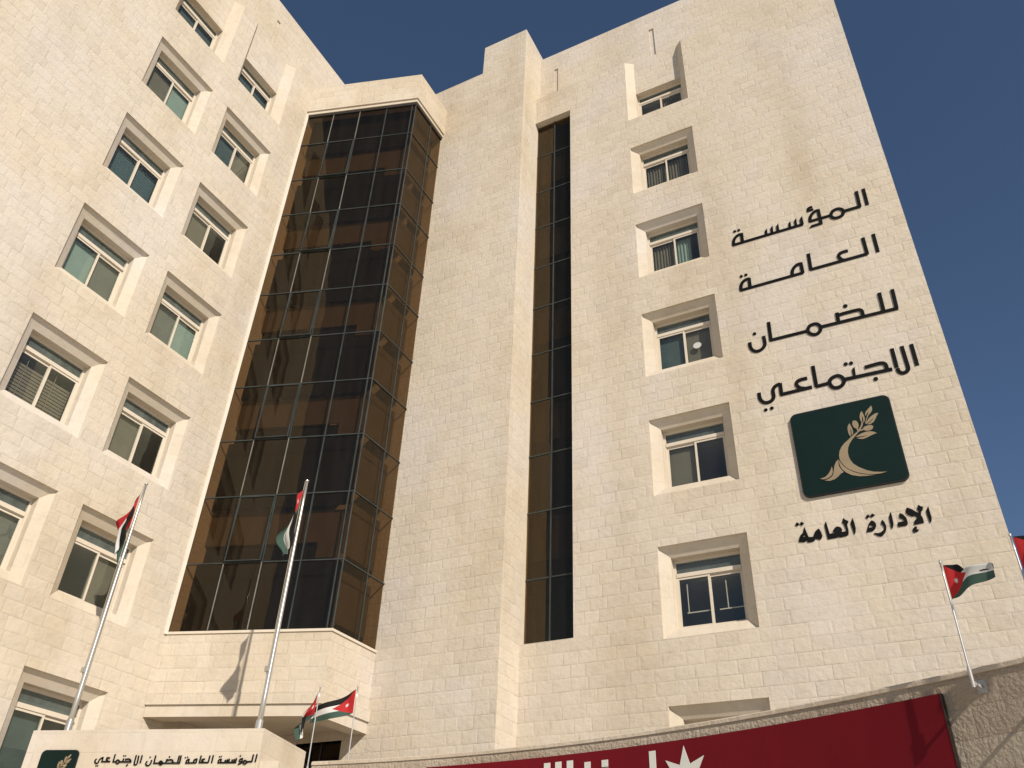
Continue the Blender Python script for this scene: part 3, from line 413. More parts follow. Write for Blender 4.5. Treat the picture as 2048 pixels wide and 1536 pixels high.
def make_window(P, u0, u1, zt, panes, front='l', top=False, sticker=False, bars=False):
    """panes: fittings behind transom, left sash, right sash"""
    a0, a1 = u0 + INS, u1 - INS
    E1, E2, EF = 0.06, 0.20, 0.375
    zb = (TOPB if top else zt - WH)
    b0 = zb + 0.25; h1 = (25.86 if top else zt - INS)
    if top: E1, E2, EF = 0.03, SB, 0.52
    fm = MB()                                            # fixed frame
    P.box(fm, a0, a0 + 0.055, b0, h1, EF, EF + 0.07); P.box(fm, a1 - 0.055, a1, b0, h1, EF, EF + 0.07)
    P.box(fm, a0 + 0.055, a1 - 0.055, h1 - 0.075, h1, EF + 0.004, EF + 0.07)
    zs = h1 - (0.34 if not top else 0.30)
    P.box(fm, a0 + 0.055, a1 - 0.055, zs - 0.095, zs, EF - 0.012, EF + 0.07); P.box(fm, a0 + 0.055, a1 - 0.055, zs - 0.115, zs - 0.095, EF + 0.02, EF + 0.07)
    P.box(fm, a0 + 0.055, a1 - 0.055, b0, b0 + 0.05, EF - 0.006, EF + 0.07)
    win = fm.build('window', FRAME, building)
    sm = MB()                                            # stone surround: short straight reveal, splay on four sides, inner reveal
    def ring(r0, e0, r1, e1, mi, sides='lrtb'):
        (l0, x0, q0, t0), (l1, x1, q1, t1) = r0, r1
        if 'l' in sides: sm.face([P(l0, q0, e0), P(l1, q1, e1), P(l1, t1, e1), P(l0, t0, e0)], mi)
        if 'r' in sides: sm.face([P(x1, q1, e1), P(x0, q0, e0), P(x0, t0, e0), P(x1, t1, e1)], mi)
        if 't' in sides: sm.face([P(l0, t0, e0), P(l1, t1, e1), P(x1, t1, e1), P(x0, t0, e0)], mi)
        if 'b' in sides: sm.face([P(l0, q0, e0), P(x0, q0, e0), P(x1, q1, e1), P(l1, q1, e1)], mi)
    if not top:
        ring((u0, u1, zb, zt), 0, (u0, u1, zb, zt), E1, 0, 't'); ring((u0, u1, zb, zt), 0, (u0 + 0.012, u1 - 0.012, zb + 0.02, zt), E1, 0, 'lrb')
        ring((u0 + 0.012, u1 - 0.012, zb + 0.02, zt), E1, (a0, a1, b0, h1), E2, 1, 't'); ring((u0 + 0.012, u1 - 0.012, zb + 0.02, zt), E1, (a0, a1, b0, h1), E2, 0, 'lrb')
        ring((a0, a1, b0, h1), E2, (a0, a1, b0, h1), EF + 0.12, 0)
    else:
        for l, x, s in ((u0, a0, 1), (u1, a1, -1)): sm.face([P(l, zb, 0), P(x, b0, E2), P(x, ZU, E2), P(l, ZL, 0)][::s], 0)
        sm.face([P(u0, zb, 0), P(u1, zb, 0), P(a1, b0, E2), P(a0, b0, E2)], 0)
        sm.face([P(a0, h1, E2), P(a1, h1, E2), P(a1, ZU, E2), P(a0, ZU, E2)], 2)
        ring((a0, a1, b0, h1), E2, (a0, a1, b0, h1), EF + 0.12, 0)
    sm.build('stone_surround', [TRIM, CUT, STONE], win)
    um = (a0 + a1) / 2
    for k, (l, x) in enumerate(((a0 + 0.055, um + 0.022), (um - 0.022, a1 - 0.055))):
        fr = (front == 'lr'[k]); e = EF + (0.004 if fr else 0.036); q, t = b0 + 0.05, zs - (0.1 if fr else 0.12); wd = 0.05
        s = MB(); P.box(s, l, l + wd, q, t, e, e + 0.028); P.box(s, x - wd, x, q, t, e, e + 0.028)
        P.box(s, l + wd, x - wd, t - wd, t, e + 0.002, e + 0.026); P.box(s, l + wd, x - wd, q, q + wd, e + 0.002, e + 0.026)
        if bars:
            P.box(s, l + 0.17, x - wd, q + 0.36, q + 0.385, e + 0.06, e + 0.075); ub = l + 0.2 if k == 0 else l + 0.36
            P.box(s, ub, ub + 0.02, q + 0.385, t - 0.15, e + 0.06, e + 0.075)
        s.build('sash', FRAME, win)
        g = MB(); j = random.uniform(-0.0025, 0.0025)
        g.face([P(l + wd, q + wd, e + 0.014 + j), P(x - wd, q + wd, e + 0.014 - j), P(x - wd, t - wd, e + 0.014), P(l + wd, t - wd, e + 0.014 + j)]); g.build('pane', GLASS, win)
        dress(P, l + 0.02, x - 0.02, q + 0.02, t - 0.02, EF + 0.13, panes[1 + k], win)
    g = MB(); g.face([P(a0 + 0.055, zs, EF + 0.03), P(a1 - 0.055, zs, EF + 0.032), P(a1 - 0.055, h1 - 0.075, EF + 0.03), P(a0 + 0.055, h1 - 0.075, EF + 0.028)]); g.build('pane', FROST, win)
    dress(P, a0 + 0.06, a1 - 0.06, zs, h1 - 0.08, EF + 0.13, panes[0], win)
    if sticker:
        st = MB(); c = (um + 0.33, b0 + 0.66); st.face([P(c[0] + 0.115 * math.cos(i * math.pi / 12), c[1] + 0.10 * math.sin(i * math.pi / 12), EF + 0.028) for i in range(24)]); st.build('sticker', WHITE, win)
    return win
make_window(PR, *RU, TOPL, ('dark', 'dark', 'fold_brown_0.4_l'), 'l', top=True)
make_window(PR, *RU, WZ[0], ('dark', 'fold_brown_0.9_l', 'fold_brown_1.0_r'), 'r')
make_window(PR, *RU, WZ[1], ('teal_flat', 'fold_brown_1.0_l', 'fold_teal_0.6_l'), 'r')
make_window(PR, *RU, WZ[2], ('grey', 'dteal', 'brown'), 'l', sticker=True)
make_window(PR, *RU, WZ[3], ('dteal', 'brown', 'dark'), 'r')
make_window(PR, *RU, WZ[4], ('grey', 'dark', 'dark'), 'l', bars=True)
make_window(PR, *RU, WZ[5], ('grey', 'brown', 'dark'), 'l')
make_window(PL, *AU, TOPL, ('dark', 'dteal', 'dteal'), 'r', top=True); make_window(PL, *BU, TOPL, ('dark', 'dteal', 'dteal'), 'r', top=True)
make_window(PL, *BU, WZ[0], ('dteal', 'brown', 'teal_flat'), 'l'); make_window(PL, *AU, WZ[0], ('dark', 'dteal', 'brown'), 'r')
make_window(PL, *BU, WZ[1], ('dteal', 'slats_teal', 'slats_teal'), 'r'); make_window(PL, *AU, WZ[1], ('dark', 'brown', 'dark'), 'r')
make_window(PL, *BU, WZ[2], ('teal_flat', 'teal_flat', 'grey'), 'l'); make_window(PL, *AU, WZ[2], ('grey', 'grey', 'teal_flat'), 'l')
make_window(PL, *BU, WZ[3], ('grey', 'slats_brown', 'slats_brown'), 'r'); make_window(PL, *AU, WZ[3], ('dteal', 'brown', 'dark'), 'r')
make_window(PL, *BU, WZ[4], ('dteal', 'brown', 'grey'), 'l'); make_window(PL, *AU, WZ[4], ('dteal', 'dark', 'brown'), 'l')
make_window(PL, *BU, WZ[5], ('dteal', 'brown', 'grey'), 'l'); make_window(PL, *AU, WZ[5], ('dteal', 'dteal', 'dark'), 'l')

# ---- glass bay between wing and pier
BA, BC = Vector((-16.85, 13.87)), Vector((XJ, 15.15))
bt = (BC - BA).normalized(); bn = Vector((-bt.y, bt.x)); BLN = (BC - BA).length
PF = Plane(BA.x, BA.y, bt.x, bt.y, bn.x, bn.y)      # front face of the bay
PS = Plane(XJ, 0, 0, 1, -1, 0)                      # side face of the bay
ROWS = [6.46, 8.19, 10.06, 11.80, 13.62, 15.34, 17.16, 18.87, 20.70, 22.43, 24.31, 25.92]
FC = [0.0, 1.045, 2.065, 3.085, 4.05, BLN]; SCOL = [15.15, 16.17, YW]
bs = MB()                                           # masonry under the glass, fascia, moulding, soffit
PF.wall(bs, 0, BLN, 4.53, 6.40); PS.wall(bs, 15.15, YW, 4.53, 6.40)
def bay_plan(off, u0=0.0):
    """plan of the bay pushed out by off"""
    k = off / bn.dot(Vector((0, 1))) if False else off
    a = BA - bn * off; c = Vector((XJ + off, 0)); t = (c.x - a.x) / bt.x; c = a + bt * t
    return [(-16.84, (a + bt * ((-16.84 - a.x) / bt.x)).y), (c.x, c.y), (c.x, YW - 0.002), (-16.84, YW - 0.002)]
def band(mb, o0, o1, z0, z1, mi=0):
    """a strip running round front and side, from offset o0 out to o1"""
    a, b = bay_plan(o0), bay_plan(o1)
    for i in (0, 1): mb.hexa([(*a[i], z0), (*b[i], z0), (*b[i + 1], z0), (*a[i + 1], z0)], [(*a[i], z1), (*b[i], z1), (*b[i + 1], z1), (*a[i + 1], z1)], mi)
band(bs, -0.42, -0.003, 4.50, 4.66)                 # beam soffit
band(bs, 0.0, 0.075, 4.76, 5.02); band(bs, 0.0, 0.03, 4.50, 4.76, 1)
ins = bay_plan(-0.42); bs.face([(*p, 4.64) for p in ins], 1)
bs.build('bay_base', [STONE, CUT], building)
bp_ = MB()                                          # stone parapet over the glass
band(bp_, -0.30, 0.11, 26.13, 27.52); band(bp_, -0.2, 0.06, 25.985, 26.128, 1)
bp_.face([(*p, 26.05) for p in bay_plan(-0.1)], 1); bp_.face([(*p, 27.3) for p in bay_plan(-0.25)], 1)
bp_.build('parapet', [STONE, CUT], building)
gb = MB()                                           # glazing beads, one grid
for z in ROWS[1:-1]:
    PF.box(gb, 0, BLN, z - 0.016, z + 0.016, -0.010, 0.03); PS.box(gb, 15.15, YW, z - 0.016, z + 0.016, -0.010, 0.03)
for u in FC[1:-1]: PF.box(gb, u - 0.016, u + 0.016, ROWS[0], ROWS[-1], -0.007, 0.03)
PS.box(gb, SCOL[1] - 0.015, SCOL[1] + 0.015, ROWS[0], ROWS[-1], -0.009, 0.03)
gb.tube([(XJ, 15.15, ROWS[0]), (XJ, 15.15, ROWS[-1])], 0.02, 8)
cw = gb.build('curtain_wall', MULL, building)
for r in range(0, 11, 2):                           # brighter beads either side of the second column
    for u in (FC[1], FC[2]): eb = MB(); PF.box(eb, u - 0.011, u + 0.011, ROWS[r] + 0.02, ROWS[r + 1] - 0.02, -0.016, -0.0072); eb.build('bright_bead', MULLB, cw)
tr = MB(); band(tr, -0.05, 0.03, 6.40, 6.46); tr.build('sill_trim', FRAME, cw)
PL_T = MB(); PL_T.box(-16.85, -16.805, 13.79, 13.868, 6.40, 26.0); PL_T.build('edge_trim', TRIMLINE, cw)
tp = MB(); band(tp, -0.05, 0.03, 25.87, 25.983); tp.build('head_trim', DARKTRIM, cw)
def pane(P, u0, u1, z0, z1, e, parent, m, tilt=0.008):
    g = MB(); j = [random.uniform(-tilt, tilt) for _ in range(3)]
    g.face([P(u0, z0, e + j[0]), P(u1, z0, e + j[1]), P(u1, z1, e + j[2]), P(u0, z1, e + j[0] - j[1] + j[2])]); return g.build('pane', m, parent)
VENTS = {1, 3, 5, 7, 9}
for r in range(len(ROWS) - 1):
    z0, z1 = ROWS[r] + 0.02, ROWS[r + 1] - 0.02
    for k in range(5):
        if k == 1 and r in VENTS: continue
        pane(PF, FC[k] + 0.02, FC[k + 1] - 0.02, z0, z1, 0.012, cw, BRONZE)
    for k in range(2): pane(PS, SCOL[k] + 0.02, SCOL[k + 1] - 0.02, z0, z1, 0.012, cw, BRONZE)
    if r in VENTS:                                  # top-hung vents, hanging a hand's breadth open at the foot
        op = 0.06; u0, u1 = FC[1] + 0.024, FC[2] - 0.024; f = MB(); q = lambda u, z, e: PF(u, z, e - op * (z1 - z) / (z1 - z0))
        for a, b, c, d in ((u0, u0 + 0.022, z0, z1), (u1 - 0.022, u1, z0, z1), (u0 + 0.022, u1 - 0.022, z0, z0 + 0.022), (u0 + 0.022, u1 - 0.022, z1 - 0.022, z1)):
            f.hexa([q(a, c, -0.02), q(b, c, -0.02), q(b, c, 0.03), q(a, c, 0.03)], [q(a, d, -0.02), q(b, d, -0.02), q(b, d, 0.03), q(a, d, 0.03)])
        f.build('vent_frame', MULL, cw)
        g = MB(); g.face([q(u0 + 0.02, z0 + 0.02, 0.005), q(u1 - 0.02, z0 + 0.02, 0.005), q(u1 - 0.02, z1 - 0.02, 0.005), q(u0 + 0.02, z1 - 0.02, 0.005)]); g.build('pane', BRONZE, cw)
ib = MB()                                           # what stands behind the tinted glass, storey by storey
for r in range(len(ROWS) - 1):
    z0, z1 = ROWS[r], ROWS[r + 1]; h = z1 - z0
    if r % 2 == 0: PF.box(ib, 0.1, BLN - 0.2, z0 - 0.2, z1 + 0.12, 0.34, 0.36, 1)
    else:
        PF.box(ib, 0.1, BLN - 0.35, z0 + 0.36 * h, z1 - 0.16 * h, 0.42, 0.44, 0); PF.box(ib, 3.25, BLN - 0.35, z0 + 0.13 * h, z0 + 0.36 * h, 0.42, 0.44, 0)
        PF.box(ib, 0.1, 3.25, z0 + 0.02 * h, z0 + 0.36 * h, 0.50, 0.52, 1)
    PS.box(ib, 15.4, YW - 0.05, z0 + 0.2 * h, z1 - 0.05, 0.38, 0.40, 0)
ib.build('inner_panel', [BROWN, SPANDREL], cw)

# ---- tall slit window beside the pier
sg = MB()
PR.box(sg, -8.69, -8.655, 6.5, 26.02, 0.20, 0.25)
for z in ROWS[1:-1]: PR.box(sg, XP, -7.955, z - 0.018, z + 0.018, 0.205, 0.25)
slit = sg.build('slit_window', MULL, building)
sv = MB()
sv.face([PR(XP, 26.02, 0), PR(-7.955, 26.02, 0), PR(-7.955, 26.02, 0.3), PR(XP, 26.02, 0.3)]); sv.face([PR(XP, 6.5, 0), PR(-7.955, 6.5, 0), PR(-7.955, 6.5, 0.3), PR(XP, 6.5, 0.3)])
sv.face([PR(-7.955, 6.5, 0), PR(-7.955, 6.5, 0.3), PR(-7.955, 26.02, 0.3), PR(-7.955, 26.02, 0)]); sv.face([PR(XP, 6.5, 0), PR(XP, 6.5, 0.3), PR(XP, 26.02, 0.3), PR(XP, 26.02, 0)])
sv.build('reveal', CUT, slit)
rz = [6.5] + ROWS[1:-1] + [26.02]
for r in range(len(rz) - 1):
    pane(PR, XP + 0.001, -8.69, rz[r] + 0.018, rz[r + 1] - 0.018, 0.222, slit, BRONZE_S); pane(PR, -8.655, -7.956, rz[r] + 0.018, rz[r + 1] - 0.018, 0.222, slit, BRONZE_S)
si = MB(); PR.box(si, XP, -7.955, 6.4, 26.1, 0.62, 0.64, 1)
for r in range(1, len(rz) - 1, 2):
    h = rz[r + 1] - rz[r]; PR.box(si, -9.3, -7.96, rz[r] + 0.30 * h, rz[r + 1] - 0.04 * h, 0.42, 0.44, 0)
si.build('inner_panel', [DBROWN, SPANDREL], slit)
# ---- low window under the bay
uw = MB(); PP.box(uw, -14.9, -13.53, 3.55, 3.99, 0.10, 0.16, 0)
for u in (-14.9, -14.22, -13.57): PP.box(uw, u, u + 0.04, 3.99, 4.41, 0.10, 0.16, 0)
lw = uw.build('window', DARKTRIM, building)
g = MB(); g.face([PP(-14.9, 3.99, 0.13), PP(-13.53, 3.99, 0.13), PP(-13.53, 4.41, 0.13), PP(-14.9, 4.41, 0.13)]); g.build('pane', BRONZE, lw)
g = MB(); PP.box(g, -15.2, -13.3, 3.3, 4.6, 0.4, 0.42); g.build('inner_panel', SPANDREL, lw)

# ------------------------------------------------------------------ raised lettering and emblem on the broad wall
WORD = [('l1', 'black Arabic word, topmost of the four lettering lines on the broad wall', (-2, 17.91, 17)),
        ('l2', 'black Arabic word second from the top on the broad wall', (-2, 17.91, 15)),
        ('l3', 'black Arabic word third from the top, with a round loop', (-1.5, 17.91, 13.5)),
        ('l4', 'black Arabic word directly above the green emblem board', (-1.2, 17.91, 11.8)),
        ('l5', 'thick calligraphic black Arabic words below the green emblem board', (-1.2, 17.91, 7.9))]
for key, label, loc in WORD:
    t = thing('wall_lettering', label, 'lettering', loc, 'black lettering lines on the broad wall')
    for gph in TEXT[key]:
        mb = MB(); glyph(mb, PR, gph, 0.088, 0.018, 0.015); mb.build('dot' if len(gph) == 1 and gph[0][0] == 'd' else 'letter', BLACKL, t)
def rounded(u0, u1, z0, z1, r, n=6):
    out = []
    for cx, cz, a in ((u1 - r, z0 + r, -90), (u1 - r, z1 - r, 0), (u0 + r, z1 - r, 90), (u0 + r, z0 + r, 180)):
        out += [(cx + r * math.cos(R(a + 90 * i / n)), cz + r * math.sin(R(a + 90 * i / n))) for i in range(n + 1)]
    return out
def emblem_board(P, u0, u1, z0, z1, label, loc, r, place, proud):
    t = thing('emblem_board', label, 'sign', loc)
    mb = MB(); glyph(mb, P, [('p', rounded(u0, u1, z0, z1, r), [])], 0, proud, proud); mb.build('panel_edge', BLACKE, t)
    q = 0.012 * (u1 - u0); mb = MB(); glyph(mb, P, [('p', rounded(u0 + q, u1 - q, z0 + q, z1 - q, r - q), [])], 0, proud + 0.004, 0.003); mb.build('panel', GREENB, t)
    e = thing('emblem', '', '', loc); del e['label'], e['category']
    e.parent = t; e.location = (0, 0, 0)
    for nm, prims in EMBLEM:
        pr = [('s', [place(*c) for c in p[1]], p[2], p[3], p[4] * place.k) if p[0] == 's' else ('p', [place(*c) for c in p[1]], [[place(*c) for c in h] for h in p[2]]) for p in prims]
        mb = MB(); glyph(mb, P, pr, 0.108, proud + 0.016, 0.012); mb.build(nm, GOLD, e)
    return t
place1 = lambda u, z: (u, z)
place1.k = 1.0
emblem_board(PR, -2.285, -0.065, 8.94, 11.14, 'large dark green square board with bronze olive tree emblem on the broad wall', (-1.17, 17.91, 8.94), 0.16, place1, 0.06)

# ------------------------------------------------------------------ stone sign block in front of the bay
SA, SB = Vector((-16.13, 10.85)), Vector((-11.56, 12.20))
st_ = (SB - SA).normalized(); sn = Vector((-st_.y, st_.x)); SLN = (SB - SA).length; SH = 3.51
PB = Plane(SA.x, SA.y, st_.x, st_.y, sn.x, sn.y)
blk = thing('sign_block', 'low cream stone block with the entrance lettering, under the two tall flagpoles', 'wall', (SA.x, SA.y, G0))
mb = MB(); PB.box(mb, 0, SLN, G0, SH, 0, 1.95); mb.build('stone_body', BLOCKST, blk)
mb = MB(); PB.box(mb, SLN, SLN + 0.35, G0, 2.98, 0.1, 2.6); mb.build('ledge', BLOCKST, blk)
t = thing('wall_lettering', 'small black Arabic lettering on the low sign block', 'lettering', PB(3.1, 2.9))
for gph in TEXT['block']:
    small = [p for p in gph if len(p[1]) == 2 and math.dist(*p[1]) < 0.045]
    mb = MB(); glyph(mb, PB, [p for p in gph if p not in small], 0.023, 0.016, 0.014); mb.build('letter', BLACKL, t)
    for p in small: mb = MB(); glyph(mb, PB, [p], 0.025, 0.016, 0.014); mb.build('dot', BLACKL, t)
k2 = 0.785 / 2.22
place2 = lambda u, z: (0.36 + (u + 2.285) * k2, 3.152 + (z - 11.14) * k2)
place2.k = k2
emblem_board(PB, 0.36, 1.145, 2.37, 3.152, 'small dark green emblem plate on the low sign block', PB(0.75, 2.37), 0.09, place2, 0.03)

# ------------------------------------------------------------------ curved street wall with banner
YF = lambda x: -0.0333 * x * x - 0.483 * x + 9.439
def street(x, z, off=0.0):
    s = -0.0666 * x - 0.483; L = math.hypot(1, s); return (x - s / L * off, YF(x) + off / L, z)       # off > 0: away from the street
def arc(x):
    n = 40; return sum(math.hypot((x + 9.5) / n, YF(-9.5 + (x + 9.5) * (i + 1) / n) - YF(-9.5 + (x + 9.5) * i / n)) for i in range(n))
xs = [-9.35 + 0.25 * i for i in range(58)]
sw = thing('street_wall', 'curved rough limestone street wall carrying the crimson banner', 'wall', (-2, 10.2, G0))
mb = MB()
for a, b in zip(xs, xs[1:]):
    ua, ub = arc(a), arc(b)
    for z0, z1 in ((G0, 2.545),): mb.face([street(a, z0), street(b, z0), street(b, z1), street(a, z1)], 0, [(ua, z0), (ub, z0), (ub, z1), (ua, z1)])
    mb.face([street(a, G0, 0.4), street(b, G0, 0.4), street(b, 2.545, 0.4), street(a, 2.545, 0.4)], 0, [(ua, G0), (ub, G0), (ub, 2.545), (ua, 2.545)])
mb.face([street(xs[0], G0), street(xs[0], G0, 0.4), street(xs[0], 2.545, 0.4), street(xs[0], 2.545)], 0, [(0, 0), (0.4, 0), (0.4, 4), (0, 4)])
mb.build('rough_face', ROUGHST, sw)
mb = MB()
for a, b in zip(xs, xs[1:]):
    ua, ub = arc(a), arc(b); o0, o1 = -0.016, 0.435
    prof = [(o0 + 0.02, 2.545), (o0, 2.55), (o0, 2.59), (o0 + 0.02, 2.605), (o1, 2.60), (o1, 2.545)]
    for i in range(len(prof)):
        (p, z0), (q, z1) = prof[i], prof[(i + 1) % len(prof)]
        mb.face([street(a, z0, p), street(b, z0, p), street(b, z1, q), street(a, z1, q)], 0, [(ua, z0), (ub, z0), (ub, z1), (ua, z1)])
mb.build('coping', COPING, sw)
class Curved:
    def __init__(s, x0, off): s.x0 = x0; s.off = off
    def __call__(s, u, z, e=0.0): return street(u, z, s.off + e)
CB = Curved(0, -0.05)
bn_ = thing('banner', 'long crimson banner with pale lettering fixed to the curved wall', 'banner', (-3, 10.4, G0))
mb = MB(); bx = [-7.3 + 0.1 * i for i in range(71)] + [-0.265]
bx = [x for x in bx if x < -0.27] + [-0.265]
for a, b in zip(bx, bx[1:]):
    za, zb_ = 2.425, 2.425
    mb.hexa([CB(a, -0.6), CB(b, -0.6), CB(b, -0.6, 0.045), CB(a, -0.6, 0.045)], [CB(a, za), CB(b, zb_), CB(b, zb_, 0.045), CB(a, za, 0.045)])
mb.build('panel', REDB, bn_)
mb = MB()
for a, b in ((-0.265, -0.253),): mb.hexa([CB(a, -0.6, -0.004), CB(b, -0.6, -0.004), CB(b, -0.6, 0.045), CB(a, -0.6, 0.045)], [CB(a, 2.425, -0.004), CB(b, 2.425, -0.004), CB(b, 2.425, 0.045), CB(a, 2.425, 0.045)])
mb.build('edge_strip', DARKTRIM, bn_)
for u0, u1, zt, zb_ in ((-5.327, -5.228, 2.345, 1.75), (-5.148, -5.052, 2.345, 1.75), (-4.967, -4.871, 2.345, 1.75), (-4.694, -4.602, 2.305, 2.222), (-4.432, -4.337, 2.305, 2.222), (-4.692, -4.60, 2.208, 1.8), (-4.430, -4.335, 2.208, 1.8), (-3.733, -3.642, 2.34, 1.75)):
    mb = MB(); mb.hexa([CB(u0, zb_, -0.008), CB(u1, zb_, -0.008), CB(u1, zb_, -0.001), CB(u0, zb_, -0.001)], [CB(u0, zt, -0.008), CB(u1, zt, -0.008), CB(u1, zt, -0.001), CB(u0, zt, -0.001)]); mb.build('letter', GREYW, bn_)
cx, cz = -3.245, 1.985
stp = []
for i in range(14):
    a = R(90 + 360 / 14 * i); rr_ = 0.365 if i % 2 == 0 else 0.172; stp.append((cx + rr_ * 0.92 * math.cos(a), cz + rr_ * math.sin(a)))
mb = MB(); glyph(mb, CB, [('p', stp, [])], 0, 0.008, 0.007); mb.build('star', GREYW, bn_)

# ------------------------------------------------------------------ flagpoles and flags
GALV = plain('galvanised_steel', (0.40, 0.39, 0.37), 0.5, 0.3, 0.4, 0.1, 20)
def flagpole(x, y, zb, zt, r0, r1, label, group, bracket=None, rope=True):
    t = thing('flagpole', label, 'flagpole', (x, y, zb), group)
    n = 8; path = [(x, y, zb + (zt - zb) * i / n) for i in range(n + 1)]
    mb = MB(); mb.tube(path, [r0 + (r1 - r0) * i / n for i in range(n + 1)], 14); mb.build('pole', STEEL, t, True)
    mb = MB(); mb.tube([(x, y, zt), (x, y, zt + 0.02), (x, y, zt + 0.035)], [r1 * 1.5, r1 * 1.5, r1 * 0.4], 12); mb.build('cap', STEEL, t)
    if r0 > 0.03:
        mb = MB(); mb.tube([(x, y, zb), (x, y, zb + 0.03)], r0 * 2.2, 16); mb.tube([(x, y, zb + 0.03), (x, y, zb + 0.25)], r0 * 1.25, 16); mb.build('base_flange', STEEL, t)
        mb = MB(); mb.tube([(x - r1 * 1.4, y - r1 * 1.6, zt - 0.1 - (zt - zb - 1.2) * i / 12) if i else (x - r1, y - r1, zt) for i in range(13)], 0.006, 6); mb.build('rope', ROPE, t)
        mb = MB(); zz = zb + 1.15; mb.box(x - r0 * 1.3, x + 0.01, y - r0 * 1.5, y - r0 * 0.9, zz, zz + 0.1); mb.build('cleat', STEEL, t)
    if bracket:
        bx_, by_ = bracket; mb = MB(); dx, dy = bx_ - x, by_ - y; L = math.hypot(dx, dy); tx, ty = -dy / L, dx / L
        c = lambda a, b, z: (x + dx / L * a + tx * b, y + dy / L * a + ty * b, z)
        mb.hexa([c(L - 0.006, -0.045, zb - 0.02), c(L - 0.006, 0.045, zb - 0.02), c(L + 0.01, 0.045, zb - 0.02), c(L + 0.01, -0.045, zb - 0.02)], [c(L - 0.006, -0.045, zb + 0.10), c(L - 0.006, 0.045, zb + 0.10), c(L + 0.01, 0.045, zb + 0.10), c(L + 0.01, -0.045, zb + 0.10)])
        mb.tube([(x, y, zb - 0.01), (x, y, zb + 0.18)], r0 * 1.6, 14); mb.hexa([c(0, -0.01, zb + 0.02), c(L, -0.01, zb + 0.02), c(L, 0.01, zb + 0.02), c(0, 0.01, zb + 0.02)], [c(0, -0.01, zb + 0.05), c(L, -0.01, zb + 0.05), c(L, 0.01, zb + 0.05), c(0, 0.01, zb + 0.05)])
        for b_, z_ in ((-0.033, 0.0), (0.033, 0.0), (-0.033, 0.08), (0.033, 0.08)): mb.tube([c(L - 0.014, b_, zb + z_), c(L - 0.004, b_, zb + z_)], 0.007, 6)
        mb.build('bracket', GALV, t)
    return t
def flag(label, group, fn, nu=36, nv=18):
    mb = MB(); g = [[fn(i / nu, j / nv) for j in range(nv + 1)] for i in range(nu + 1)]
    for i in range(nu):
        for j in range(nv):
            mb.face([g[i][j], g[i + 1][j], g[i + 1][j + 1], g[i][j + 1]], 0, [(i / nu, j / nv), ((i + 1) / nu, j / nv), ((i + 1) / nu, (j + 1) / nv), (i / nu, (j + 1) / nv)])
    o = mb.build('flag', FLAG, None, True)
    c = g[0][0]
    for v in o.data.vertices: v.co -= Vector((c[0], c[1], c[2] + EYE))
    o.location = (c[0], c[1], c[2] + EYE); return tag(o, label, 'flag', group)
def smt(a, b, x): x = max(0, min(1, (x - a) / (b - a))); return x * x * (3 - 2 * x)
HV = Vector((0.8755, 0.4833))           # along the picture, to the right
DV = Vector((-0.4833, 0.8755))          # away from the camera

P1 = (-15.69, 11.24); P2 = (-12.04, 12.545)
flagpole(*P1, SH, 8.93, 0.054, 0.026, 'tall steel flagpole on the sign block, in front of the window columns', 'tall steel flagpoles on the sign block')
flagpole(*P2, SH, 8.86, 0.054, 0.026, 'tall steel flagpole on the sign block, in front of the glass bay', 'tall steel flagpoles on the sign block')
def limp1(u, v):                        # hoist at the pole, fly fallen straight down and folded
    top = 8.68 - 0.80 * v * (1 - 0.15 * u); drop = 1.15 * u + 0.02 * math.sin(9 * u)
    h = (1 - abs(2 * v - 1)) ** (3.2 - 2.3 * smt(0.3, 0.6, u))                       # folded double along its middle, the fold outermost
    out = (0.33 * smt(0, 0.30, u) * (1 - 0.55 * smt(0.30, 0.75, u)) * (0.12 + 0.88 * h) + 0.03 * math.sin(11 * u)) * smt(0, 0.08, u)
    dep = (0.06 if v > 0.5 else -0.03) * smt(0, 0.2, u) + 0.03 * math.sin(v * 11 + 5 * u) * smt(0.1, 0.4, u)
    z = top - drop - 0.10 * out
    p = HV * (-0.04 - out) + DV * (dep - 0.05); return (P1[0] + p.x, P1[1] + p.y, z)
flag('limp red, black, white and green flag hanging on the pole before the window columns', 'flags on the tall poles', limp1)
def limp2(u, v):
    top = 8.62 - (0.14 + 0.22 * smt(0.1, 0.5, u)) * v; drop = 1.34 * u
    out = 0.36 * v ** 1.15 * smt(0.16, 0.70, u) * (1 - 0.55 * smt(0.72, 1, u)) + 0.09 * (1 - v) * smt(0, 0.12, u) * (1 - smt(0.35, 0.6, u)) + 0.012 * math.sin(u * 12) + 0.02 * math.sin(17 * v) * smt(0.4, 0.8, u)
    dep = -0.07 * (1 - v) * smt(0, 0.1, u) + 0.05 * math.sin(v * 10 + 2 * u) * smt(0.3, 0.6, u)
    p = HV * (-0.035 - out) + DV * (dep - 0.05); return (P2[0] + p.x, P2[1] + p.y, top - drop + 0.10 * v * u)
flag('limp black, white and green flag hanging on the pole before the glass bay', 'flags on the tall poles', limp2)

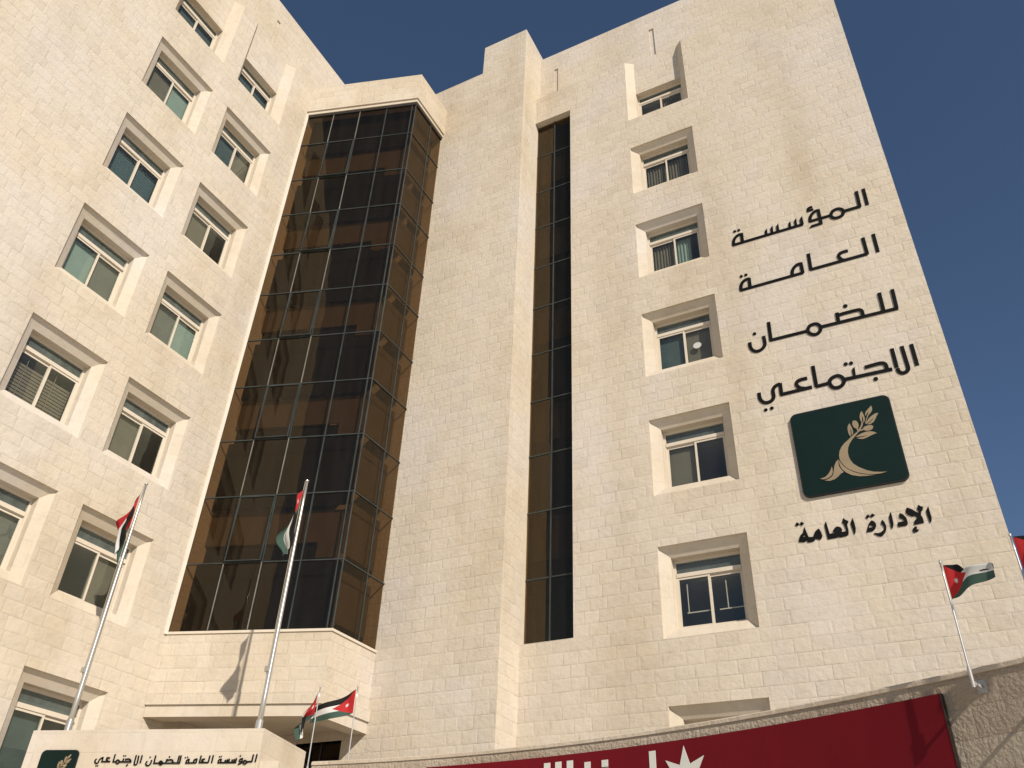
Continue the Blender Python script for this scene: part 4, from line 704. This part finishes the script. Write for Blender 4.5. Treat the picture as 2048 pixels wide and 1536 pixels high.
grp = 'short white flagpoles on the curved wall'
gfl = 'small flags along the curved wall'
F1 = (-9.22, 10.80); F2 = (-8.76, 11.17); F3 = (0.03, 9.20); F4 = (0.69, 8.82)
flagpole(*F1, 2.30, 3.655, 0.0105, 0.009, 'short white flagpole on the curved wall, nearest the sign block', grp, bracket=street(-9.1, 0)[:2])
flagpole(*F2, 2.30, 3.715, 0.0105, 0.009, 'short white flagpole on the curved wall, under the corner of the glass bay', grp, bracket=street(-8.72, 0)[:2])
flagpole(*F3, 2.38, 3.615, 0.011, 0.009, 'short white flagpole right of the crimson banner', grp, bracket=street(0.10, 0)[:2])
flagpole(*F4, 2.36, 3.635, 0.011, 0.009, 'short white flagpole at the right edge of the photo', grp, bracket=street(0.80, 0)[:2])
def sflag1(u, v):                       # limp, fallen to the left
    top = 3.59 - 0.34 * v; drop = 0.46 * u
    out = 0.27 * smt(0.0, 0.6, u) * (0.45 + 0.55 * v * (1 - 0.5 * smt(0.5, 1, u))) + 0.03 * u * math.sin(9 * v)
    dep = 0.05 * math.sin(v * 8 + 4 * u) * smt(0, 0.3, u); p = HV * (-0.02 - out) + DV * (dep - 0.03); return (F1[0] + p.x, F1[1] + p.y, top - drop - 0.12 * u * (1 - v))
flag('small drooping flag nearest the sign block', gfl, sflag1)
def sflag2(u, v):                       # flying to the left
    out = 0.66 * u; z = 3.67 - 0.37 * v * (1 - 0.45 * u) - 0.36 * u - 0.02 * math.sin(5 * u)
    dep = 0.05 * math.sin(6.5 * u + 2 * v) * smt(0, 0.2, u); p = HV * (-0.02 - out) + DV * (dep - 0.03)
    return (F2[0] + p.x, F2[1] + p.y, z)
flag('small flag flying out flat to the left under the glass bay', gfl, sflag2)
def sflag3(u, v):                       # flying to the right, black stripe folded over behind
    f = smt(0.25, 0.6, u); ve = v if v > 1 / 3 else v + f * (2 / 3 - 2 * v) * 0.9
    dep = 0.045 * math.sin(7 * u + 1.5 * v) * smt(0, 0.2, u) + (0.03 * f if v < 1 / 3 else 0)
    out = 0.48 * u; z = 3.585 - 0.36 * ve * (1 - 0.38 * u) - 0.075 * u + 0.03 * f
    d3 = Vector((0.87, -0.49)); p = d3 * (0.02 + out * 0.98) + Vector((0.49, 0.87)) * (dep * 0.8); return (F3[0] + p.x, F3[1] + p.y, z)
flag('small flag with a white star flying out to the right, beside the banner end', gfl, sflag3)
def sflag4(u, v):
    dep = 0.05 * math.sin(6 * u + 2 * v + 1) * smt(0, 0.2, u); out = 0.66 * u
    p = Vector((0.87, -0.49)) * (0.02 + out) + Vector((0.49, 0.87)) * dep; return (F4[0] + p.x, F4[1] + p.y, 3.62 - 0.39 * v * (1 - 0.1 * u) - 0.06 * u)
flag('red part of a small flag cut off by the right edge of the photo', gfl, sflag4)

# ------------------------------------------------------------------ ground
mb = MB(); mb.face([(-900, -900, G0), (900, -900, G0), (900, 900, G0), (-900, 900, G0)])
o = mb.build('ground', PAVE); o['kind'] = 'structure'
